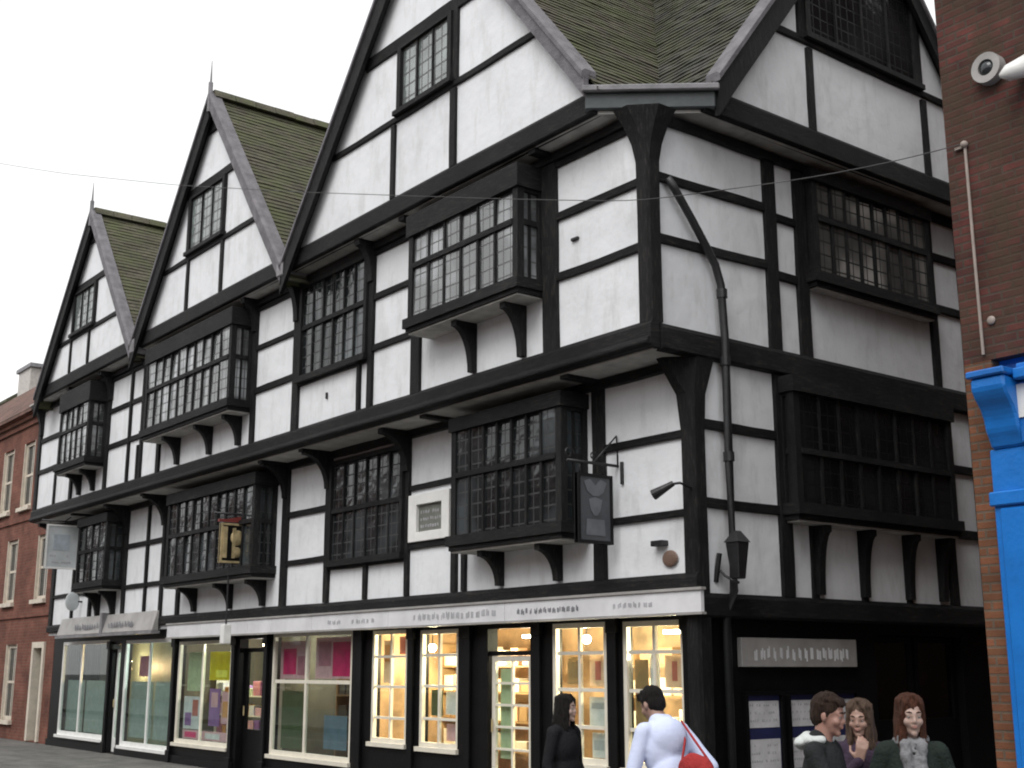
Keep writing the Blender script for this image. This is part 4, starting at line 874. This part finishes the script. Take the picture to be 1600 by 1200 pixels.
poster(-13.6, -12.9, .62, 1.2, 'sheet', 'pale printed sheet low in the left of the colourful display window', inner=[(.1, .5, .1, .5, 'purpleP'), (.55, .9, .4, .9, 'rose')]); poster(-12.5, -12.05, .7, 1.35, 'purpleP', 'purple card under the yellow poster', inner=[(.2, .8, .5, .9, 'pinkP')]); poster(-11.98, -11.55, .75, 1.3, 'pinkP', 'pink card in the right of the colourful display window', inner=[(.1, .6, .2, .7, 'orangeP')])
poster(-13.6, -11.6, .44, .60, 'pinkP', 'long pale pink strip along the foot of the colourful display window', inner=[(.05, .3, .2, .8, 'magenta'), (.5, .8, .2, .8, 'sheet')]); poster(-8.3, -7.6, .5, 1.0, 'blueish', 'blue-grey card low in the wide window under the magenta poster'); poster(-9.7, -9.0, .45, 1.35, 'greenD', 'dark green card low in the left of the wide window')
poster(-6.6, -6.32, 1.5, 2.1, 'peachP', 'tall peach card in the narrow window left of the pair', inner=[(.1, .9, .5, .9, 'orangeP')]); poster(-5.35, -5.08, 1.08, 1.42, 'greenD', 'dark card in the narrow window right of the pair'); poster(-2.45, -2.2, 1.52, 1.84, 'wood', 'brown card in the upper left of the window behind the dark-haired woman'); poster(-1.28, -1.06, 1.08, 1.8, 'wood', 'brown card in the left of the window nearest the building corner'); poster(-3.78, -3.5, .6, 1.7, 'greenP', 'pale green sheet behind the left panes of the lattice door')
# frosted lower panels in the two left shops
for x0, x1, lab in ((-20.2, -19.1, 'frosted grey-green panel behind the left pane of the leftmost window'), (-19.0, -17.4, 'frosted grey-green panel behind the right pane of the leftmost window'), (-16.35, -15.2, 'frosted panel behind the left pane of the second window'), (-15.1, -14.05, 'frosted panel behind the right pane of the second window')):
    poster(x0, x1, .35, 1.45, 'frost', lab, y=.30, name='display_panel')
# shelving with boxed goods
def shelves(x0, x1, y, zs, lab, where, seed, cols, mat='wood'):
    t = thing('shelf_unit', lab, 'shelves', ((x0 + x1) / 2, y, .06)); mb = MB()
    for z in zs: mb.box((x0, y, z), (x1, y + .28, z + .025))
    mb.build('shelf', mat, t); mb = MB()
    for x in (x0 - .03, x1): mb.box((x, y, .06), (x + .03, y + .28, zs[-1] + .35))
    mb.build('side_panel', mat, t)
    r = random.Random(seed)
    words = dict(peachP='peach', sheet='pale grey', wood='brown', rose='dark red', cream='cream', roomD='dark', greenD='dark green', slate='slate grey', purpleP='purple', pinkP2='dull pink', greenP='pale green', orangeP='orange', pinkP='pink')
    nth = 'first second third fourth fifth sixth seventh eighth ninth tenth eleventh twelfth thirteenth'.split(); lev = ('bottom', 'second', 'third', 'top') if len(zs) == 4 else ('bottom', 'middle', 'top')
    for li, z in enumerate(zs):
        x = x0 + .04; c = 0
        while x < x1 - .26:
            w = r.uniform(.14, .32); h = r.uniform(.12, .27); col = r.choice(cols)
            m = MB(); m.box((x, y + .02, z + .026), (x + w, y + .2, z + .026 + h)); o = m.build('goods_box', col, None, bevel=.006)
            tag(o, '%s box, %s from the left on the %s shelf %s' % (words[col], nth[c], lev[li], where), 'box', 'boxed goods on the shop shelves')
            x += w + r.uniform(.03, .14); c += 1
shelves(-2.9, -.5, 1.5, (.55, .95, 1.35, 1.72), 'wooden shelves of goods behind the two right-hand shop windows', 'behind the corner windows', 5, ['peachP', 'cream', 'wood', 'peachP', 'cream'])
shelves(-6.9, -4.4, 1.5, (.55, .95, 1.35, 1.72), 'wooden shelves of goods behind the pair of narrow windows', 'behind the narrow pair', 6, ['peachP', 'cream', 'wood', 'cream'])
shelves(-9.9, -7.3, 1.4, (.5, .9, 1.25), 'dim shelves behind the pink-postered window', 'behind the pink posters', 7, ['roomD', 'greenD', 'wood', 'slate'])
shelves(-13.6, -11.4, .9, (.5, .85, 1.2), 'low shelves of bright goods in the colourful display window', 'of the colourful display', 8, ['purpleP', 'pinkP2', 'greenP', 'sheet', 'orangeP', 'pinkP'], 'cream')
# ================================================================== people
def skin_mat(name, c):
    m = plain(name, c, .5, .08, 14, .05); b = m.node_tree.nodes['Principled BSDF']
    b.inputs['Subsurface Weight'].default_value = .15; b.inputs['Subsurface Radius'].default_value = (.02, .008, .004); b.inputs['Subsurface Scale'].default_value = .5
    return m
M['skin'] = skin_mat('fair_skin', (.34, .21, .165)); M['skin2'] = skin_mat('rosy_skin', (.35, .195, .155)); M['skin3'] = skin_mat('pale_skin', (.40, .28, .235))
M['lip'] = plain('lips', (.36, .175, .145), .4, .1, 10, 0); M['eyeW'] = plain('eye_white', (.34, .32, .30), .3, .05, 5, 0); M['iris'] = plain('iris', (.03, .02, .015), .1, .1, 5, 0)
def cloth(name, c, var=.18): return plain(name, c, .85, var, 9, .5, spec=.2)
def hairm(name, c): return plain(name, c, .62, .6, 30, .9, stretch=(3, 3, .3), spec=.25)
M['c_dark'] = cloth('charcoal_jacket', (.018, .020, .021)); M['c_black'] = cloth('black_coat', (.011, .011, .013)); M['c_green'] = cloth('dark_green_coat', (.016, .024, .020)); M['c_pale'] = plain('pale_blue_jacket', (.60, .66, .86), .8, .04, 5, .15, spec=.2)
M['c_plum'] = cloth('dark_plum_top', (.045, .03, .05)); M['c_hood'] = cloth('off_white_hood', (.55, .58, .57), .06); M['c_scarf'] = cloth('grey_scarf', (.20, .20, .21), .35); M['c_jean'] = cloth('dark_denim', (.02, .026, .045)); M['shoe'] = cloth('dark_shoes', (.015, .014, .013)); M['c_bag'] = cloth('red_bag', (.34, .035, .035), .12)
M['h_brown'] = hairm('brown_hair', (.045, .026, .018)); M['h_dark'] = hairm('dark_hair', (.014, .011, .010)); M['h_auburn'] = hairm('auburn_hair', (.09, .035, .02)); M['h_mouse'] = hairm('mousy_hair', (.13, .085, .06))

def cap_(mb, p0, p1, r0, r1, seg=14):
    p0, p1 = Vector(p0), Vector(p1); d = (p1 - p0); L = d.length
    if L < 1e-6: mb.ball(p0, r0); return
    d.normalize(); pts, rs = [], []
    for a in (80, 60, 40, 20): pts.append(p0 - d * r0 * math.sin(R(a))); rs.append(r0 * math.cos(R(a)))
    pts.append(p0); rs.append(r0); pts.append(p1); rs.append(r1)
    for a in (20, 40, 60, 80): pts.append(p1 + d * r1 * math.sin(R(a))); rs.append(r1 * math.cos(R(a)))
    mb.tube(pts, rs, seg)
def fuse(mb, name, mat, parent, T, voxel=.009, smooth=2, disp=0, dscale=9, dst=(1, 1, 1)):
    """union all the pieces into one continuous skin"""
    mb.bm.transform(T); bmesh.ops.recalc_face_normals(mb.bm, faces=mb.bm.faces)
    me = bpy.data.meshes.new(name); mb.bm.to_mesh(me); mb.bm.free()
    tmp = bpy.data.objects.new('tmp', me); scene.collection.objects.link(tmp)
    r = tmp.modifiers.new('r', 'REMESH'); r.mode = 'VOXEL'; r.voxel_size = voxel; r.use_smooth_shade = True
    s = tmp.modifiers.new('s', 'SMOOTH'); s.iterations = smooth; s.factor = .5
    dg_ = bpy.context.evaluated_depsgraph_get(); ev = tmp.evaluated_get(dg_); me2 = bpy.data.meshes.new_from_object(ev); me2.name = name
    bpy.data.objects.remove(tmp); bpy.data.meshes.remove(me)
    if disp:
        nr = [v.normal.copy() for v in me2.vertices]
        for v, n_ in zip(me2.vertices, nr):
            q = Vector((v.co.x * dst[0], v.co.y * dst[1], v.co.z * dst[2])) * dscale
            v.co += n_ * disp * (noise.noise(q) + .5 * noise.noise(q * 2.3))
    me2.materials.clear(); me2.materials.append(M[mat] if isinstance(mat, str) else mat)
    for p in me2.polygons: p.use_smooth = True
    o = bpy.data.objects.new(name, me2); C.objects.link(o)
    if parent: adopt(o, parent)
    return o
def hand(mb, wrist, dirv, side, palm_n, curl=.6, s=1.0):
    """palm, five fingers of different lengths, thumb from the side of the palm"""
    d = Vector(dirv).normalized(); n = Vector(palm_n); n = (n - d * n.dot(d)).normalized(); a = d.cross(n) * side; w = Vector(wrist)
    for k in (-1, 0, 1): cap_(mb, w + a * .016 * k, w + d * .085 * s + a * .024 * k, .015, .013)
    for k, (off, ln) in enumerate(((.033, .070), (.011, .080), (-.011, .075), (-.032, .058))):
        p = w + d * .088 * s + a * off; dd = d.copy(); L = ln * s
        for j, f in enumerate((.45, .32, .25)):
            dd = (dd + n * math.tan(R(22 * curl + 14 * j * curl + 3 * k))).normalized(); q = p + dd * L * f; cap_(mb, p, q, .0088 - .0009 * j, .0082 - .0009 * j, 10); p = q
    p = w + d * .025 + a * .03; q = p + (d * .5 + a * .75 + n * .35).normalized() * .042; r_ = q + (d * .85 + a * .2 + n * .5).normalized() * .034
    cap_(mb, p, q, .0125, .0105, 10); cap_(mb, q, r_, .0105, .0085, 10)
def person(label, loc, yaw, height, skin, coat, trousers, hair, hair_style, head_yaw=0, head_pitch=0, lean=0, arms=None, stride=.12, group=None, coat_len=.80, collar=None, width=1.0, hump=0):
    t = thing('person', label, 'person', loc, group); k = height / 1.70
    T0 = Matrix.Translation(loc) @ Matrix.Rotation(yaw, 4, 'Z') @ Matrix.Scale(k, 4)
    LN = Matrix.Translation((0, 0, .92)) @ Matrix.Rotation(-lean, 4, 'X') @ Matrix.Translation((0, 0, -.92))      # lean forward from the hips
    def U(p): return LN @ Vector(p)
    HD = LN @ Matrix.Translation((0, .015, 1.485)) @ Matrix.Rotation(head_yaw, 4, 'Z') @ Matrix.Rotation(head_pitch + lean * .6, 4, 'X') @ Matrix.Translation((0, 0, .095)) @ Matrix.Scale(.92, 4)
    def H(p): return HD @ Vector(p)
    rotH = HD.to_3x3()
    arms = arms or {}
    AR = {}
    for s_, nm in ((-1, 'L'), (1, 'R')):
        el, wr, hd, pn = arms.get(nm, ((s_ * .25, -.03, 1.12), (s_ * .25, .06, .90), (0, .15, -1), (-s_, .2, 0)))
        AR[s_] = (U((s_ * .175 * width, -.01, 1.375)), U(el), U(wr), (LN.to_3x3() @ Vector(hd)), (LN.to_3x3() @ Vector(pn)))
    # ---- body
    b = MB()
    b.ball(H((0, -.012, .035)), 1, 24, 16, (.076, .094, .090), rotH); b.ball(H((0, .016, -.02)), 1, 24, 16, (.063, .072, .092), rotH); b.ball(H((0, .030, -.072)), 1, 16, 10, (.048, .050, .042), rotH)
    b.ball(H((0, .070, -.094)), .021, 12, 8); cap_(b, H((0, .086, .018)), H((0, .101, -.020)), .007, .0098, 10)
    for s_ in (-1, 1):
        b.ball(H((s_ * .010, .092, -.025)), .0078, 10, 6); b.ball(H((s_ * .034, .058, -.024)), .027, 12, 8); cap_(b, H((s_ * .012, .084, .030)), H((s_ * .044, .070, .030)), .0088, .008, 10)
        b.ball(H((s_ * .076, -.008, -.008)), 1, 12, 8, (.010, .020, .031), rotH)
        cap_(b, H((s_ * .018, .084, .017)), H((s_ * .042, .078, .016)), .0065, .0065, 8)
    b.ball(H((0, .085, -.052)), 1, 12, 8, (.024, .016, .012), rotH)
    cap_(b, H((0, -.015, -.05)), U((0, -.02, 1.38)), .052, .058)
    cap_(b, U((-.13, -.01, 1.37)), U((.13, -.01, 1.37)), .045, .045); b.ball(U((0, 0, 1.24)), 1, 20, 12, (.14, .085, .19)); b.ball(U((0, 0, 1.03)), 1, 20, 12, (.135, .095, .14)); b.ball((0, 0, .92), 1, 20, 12, (.155, .105, .11))
    for s_ in (-1, 1):
        sh, el, wr, hd, pn = AR[s_]; cap_(b, sh, el, .036, .030); cap_(b, el, wr, .030, .023); hand(b, wr, hd, s_, pn)
        f = s_ * stride; cap_(b, (s_ * .085, 0, .88), (s_ * .09, f * .6 + .02, .48), .075, .052); cap_(b, (s_ * .09, f * .6 + .02, .48), (s_ * .09, f - .02, .09), .05, .034); cap_(b, (s_ * .09, f - .03, .05), (s_ * .10, f + .12, .035), .034, .028)
    fuse(b, 'body', skin, t, T0, .0075, 1)
    # ---- features
    e = MB()
    for s_ in (-1, 1): e.ball(H((s_ * .0305, .0728, .007)), .0115, 14, 10)
    e.bm.transform(T0); e.build('eyes', 'eyeW', t, smooth=True); e = MB()
    for s_ in (-1, 1): e.ball(H((s_ * .0305, .0797, .0065)), .0058, 12, 8)
    e.bm.transform(T0); e.build('iris', 'iris', t, smooth=True); e = MB()
    e.ball(H((0, .096, -.048)), 1, 14, 8, (.019, .006, .0045), rotH); e.ball(H((0, .095, -.0565)), 1, 14, 8, (.016, .0065, .005), rotH); e.bm.transform(T0); e.build('lips', 'lip', t, smooth=True); e = MB()
    for s_ in (-1, 1): e.tube([H((s_ * .014, .0925, .034)), H((s_ * .030, .0880, .040)), H((s_ * .046, .0745, .034))], [.003, .004, .002], 6)
    e.bm.transform(T0); e.build('eyebrows', hair, t, smooth=True)
    # ---- clothes
    c = MB()
    cap_(c, U((-.165 * width, -.015, 1.385)), U((.165 * width, -.015, 1.385)), .061, .061); c.ball(U((0, -.005, 1.25)), 1, 24, 14, (.175 * width, .122, .20)); c.ball(U((0, 0, 1.05)), 1, 24, 14, (.168 * width, .125, .19)); c.ball((0, 0, .93), 1, 24, 14, (.18 * width, .135, .15))
    if hump: c.ball(U((0, -.05, 1.31)), 1, 20, 12, (.155, .115, .16))
    if coat_len < .75: cap_(c, (-.05, 0, .9), (-.05, 0, coat_len + .1), .135, .15); cap_(c, (.05, 0, .9), (.05, 0, coat_len + .1), .135, .15)
    cap_(c, U((-.035, -.03, 1.44)), U((.035, -.03, 1.44)), .062, .062); 
    for s_ in (-1, 1):
        sh, el, wr, hd, pn = AR[s_]; cap_(c, sh, el, .060, .048); cap_(c, el, el + (wr - el) * .96, .048, .038)
    fuse(c, 'jacket', coat, t, T0, .010, 3, .007, 7, (1, 1, .6))
    q = MB()
    q.ball((0, 0, .90), 1, 20, 12, (.165, .118, .12))
    for s_ in (-1, 1):
        f = s_ * stride; cap_(q, (s_ * .085, 0, .86), (s_ * .09, f * .6 + .02, .48), .090, .066); cap_(q, (s_ * .09, f * .6 + .02, .48), (s_ * .09, f - .02, .12), .064, .056)
    fuse(q, 'trousers', trousers, t, T0, .012, 2, .01, 8)
    for s_ in (-1, 1):
        q = MB(); f = s_ * stride; cap_(q, (s_ * .09, f - .05, .055), (s_ * .10, f + .13, .045), .045, .036); q.ball((s_ * .09, f - .03, .08), .045); q.box((s_ * .095 - .042, f - .09, .0), (s_ * .095 + .042, f + .16, .022)); fuse(q, 'shoe', 'shoe', t, T0, .009, 1)
    # ---- hair
    h = MB(); r = random.Random(int(height * 1000))
    h.ball(H((0, -.024, .052)), 1, 24, 16, (.086, .100, .090), rotH); h.ball(H((0, -.055, .0)), 1, 24, 16, (.076, .064, .085), rotH)
    if hair_style == 'short':
        for i in range(90):
            a = r.uniform(-2.2, 2.2); el = r.uniform(.15, 1.4); p = Vector((math.sin(a) * math.cos(el) * .082, -.02 + -math.cos(a) * math.cos(el) * .092 * -1 if abs(a) < .9 else -.02 + math.cos(a) * math.cos(el) * .092, .05 + math.sin(el) * .088))
            if p.y > .055 and p.z < .10: continue
            cap_(h, H(p), H(p + Vector((r.uniform(-.02, .02), r.uniform(-.012, .02), r.uniform(-.012, .012)))), .009, .004, 6)
        for i in range(14): x = -.06 + .12 * i / 13; cap_(h, H((x, .055, .108)), H((x + r.uniform(-.01, .01), .083, .080 + r.uniform(-.01, .012))), .011, .004, 6)
        for s_ in (-1, 1): cap_(h, H((s_ * .076, .004, .04)), H((s_ * .077, .010, .0)), .012, .007, 8)
    else:
        ln = .30 if hair_style == 'long' else .16
        for i in range(110):
            a = r.uniform(.62, 2 * math.pi - .62)      # all round except the face
            x, y = math.sin(a) * .080, math.cos(a) * .088 - .02
            zt = .06 + r.uniform(-.02, .05); L = ln * r.uniform(.75, 1.05); ou = 1 + r.uniform(.02, .22)
            pts = [H((x * .2, y * .2 - .015, .140)), H((x * .70, y * .72 - .008, .122)), H((x * .97, y * .97, zt * .9 + .01)), H((x * 1.06, y * 1.02, -.03)), H((x * ou, y * ou - .006, -.06 - L * .45)), H((x * (ou + .06) + r.uniform(-.012, .012), y * (ou), -.06 - L))]
            h.tube(pts, [.008, .011, .013, .013, .011, .004], 7)
        for s_ in (-1, 1):
            for i in range(6): h.tube([H((s_ * .006, .04 - i * .01, .138)), H((s_ * (.045 + i * .004), .068 - i * .008, .09)), H((s_ * .070, .052 - i * .006, .02)), H((s_ * .078, .04 - i * .006, -.07))], [.008, .012, .012, .006], 7)
    fuse(h, 'hair', hair, t, T0, .0055, 0, .005, 75, (1, 1, .2))
    return t, T0, U, H, AR
def yawto(dx, dy): return math.atan2(-dx, dy)
RT = Vector((.611, .791)); FW = Vector((-.791, .611))
def face(r_, f_): v = RT * r_ + FW * f_; return yawto(v.x, v.y)
# boy in the dark jacket with a white hood, head bent, facing right
t, T0, U, H, A = person('person in a charcoal jacket with an off-white hood, head bent, facing right', (4.87, -4.13, 0), face(.86, -.5), 1.57, 'skin2', 'c_dark', 'c_jean', 'h_brown', 'short', head_pitch=-.22,
    arms={'R': ((.22, .10, 1.13), (.10, .28, 1.10), (-.3, 1, .2), (0, .1, 1)), 'L': ((-.24, .04, 1.12), (-.16, .24, 1.02), (.2, 1, .1), (0, .1, 1))})
m = MB(); 
for i in range(13):
    a = R(150 + i * 20); m.ball(U((math.cos(a) * .092, math.sin(a) * .070 - .030, 1.450 - .012 * math.cos(a * 2))), 1, 12, 8, (.036, .036, .026))
m.ball(U((0, -.118, 1.425)), 1, 16, 10, (.120, .055, .045))
fuse(m, 'hood', 'c_hood', t, T0, .010, 8, .006, 12)
# companion behind, hand lifted to the face
t, T0, U, H, A = person('person with mousy hair half behind the boy, one hand raised to the face', (4.61, -3.48, 0), face(-.1, -1), 1.52, 'skin', 'c_plum', 'c_jean', 'h_mouse', 'bob', head_pitch=-.12, head_yaw=-.35,
    arms={'R': ((.20, .16, 1.18), (.05, .20, 1.33), (-.25, .1, 1), (-.2, -1, .1)), 'L': ((-.24, .02, 1.12), (-.24, .06, .9), (0, .2, -1), (1, 0, 0))})
# woman with auburn hair and grey scarf
t, T0, U, H, A = person('person with long auburn hair and a grey scarf over a dark green coat', (5.13, -3.73, 0), face(-.12, -1), 1.56, 'skin3', 'c_green', 'c_black', 'h_auburn', 'long', head_yaw=.08, head_pitch=-.08, coat_len=.6, width=.88)
m = MB()
for i in range(14):
    a = 2 * math.pi * i / 14; cap_(m, U((math.cos(a) * .074, math.sin(a) * .068 - .01, 1.435 + .012 * math.sin(a * 3))), U((math.cos(a + .45) * .074, math.sin(a + .45) * .068 - .01, 1.445 + .012 * math.sin(a * 3 + 1))), .030, .030, 8)
for x0, x1, dz in ((-.045, -.005, 0), (.05, .02, .06)):
    for i in range(5): cap_(m, U((x0 + (x1 - x0) * i / 5, .085 + .013 * i, 1.42 - .075 * i)), U((x0 + (x1 - x0) * (i + 1) / 5, .10 + .010 * i, 1.345 - .075 * i + dz * .2)), .034, .036, 8)
fuse(m, 'scarf', 'c_scarf', t, T0, .009, 2, .010, 22)
# woman with dark hair in a black coat, by the lit window
person('person with dark hair in a black coat, walking right past the lit shop window', (1.62, -3.2, 0), face(.80, -.55), 1.50, 'skin3', 'c_black', 'c_black', 'h_dark', 'bob', head_yaw=.1, coat_len=.55, stride=.16)
# hunched person in the pale jacket, seen from behind
t, T0, U, H, A = person('hunched person in a pale blue jacket seen from behind, walking left with a red bag', (3.30, -3.68, 0), face(-.55, .85), 1.62, 'skin', 'c_pale', 'c_jean', 'h_dark', 'short', head_pitch=-.35, lean=.32, stride=.2, width=1.0, hump=1,
    arms={'R': ((.27, -.12, 1.10), (.26, .0, .93), (0, .2, -1), (-1, .2, 0)), 'L': ((-.26, .08, 1.13), (-.24, .24, 1.02), (0, .8, -.4), (1, 0, 0))})
bt = thing('shoulder_bag', 'red bag carried at the hip of the person in the pale jacket', 'bag', (3.62, -3.62, .7))
m = MB(); m.ball((0, 0, 0), 1, 20, 12, (.17, .085, .14)); m.ball((0, 0, -.06), 1, 20, 12, (.19, .09, .12)); 
BT = Matrix.Translation((3.56, -3.76, 1.07)) @ Matrix.Rotation(face(-.7, .7) + R(90), 4, 'Z') @ Matrix.Scale(.82, 4)
fuse(m, 'bag_body', 'c_bag', bt, BT, .010, 2, .012, 10)
m = MB(); wl_ = BT @ Vector((-.13, 0, .08)); wr_ = BT @ Vector((.13, 0, .08)); sh_ = T0 @ A[1][0] + Vector((0, 0, .07)); 
m.tube([wl_, wl_.lerp(sh_, .5) + Vector((.03, -.03, 0)), sh_, wr_.lerp(sh_, .5) + Vector((.03, .0, 0)), wr_], .008, 8); m.build('strap', 'c_bag', bt, smooth=True)
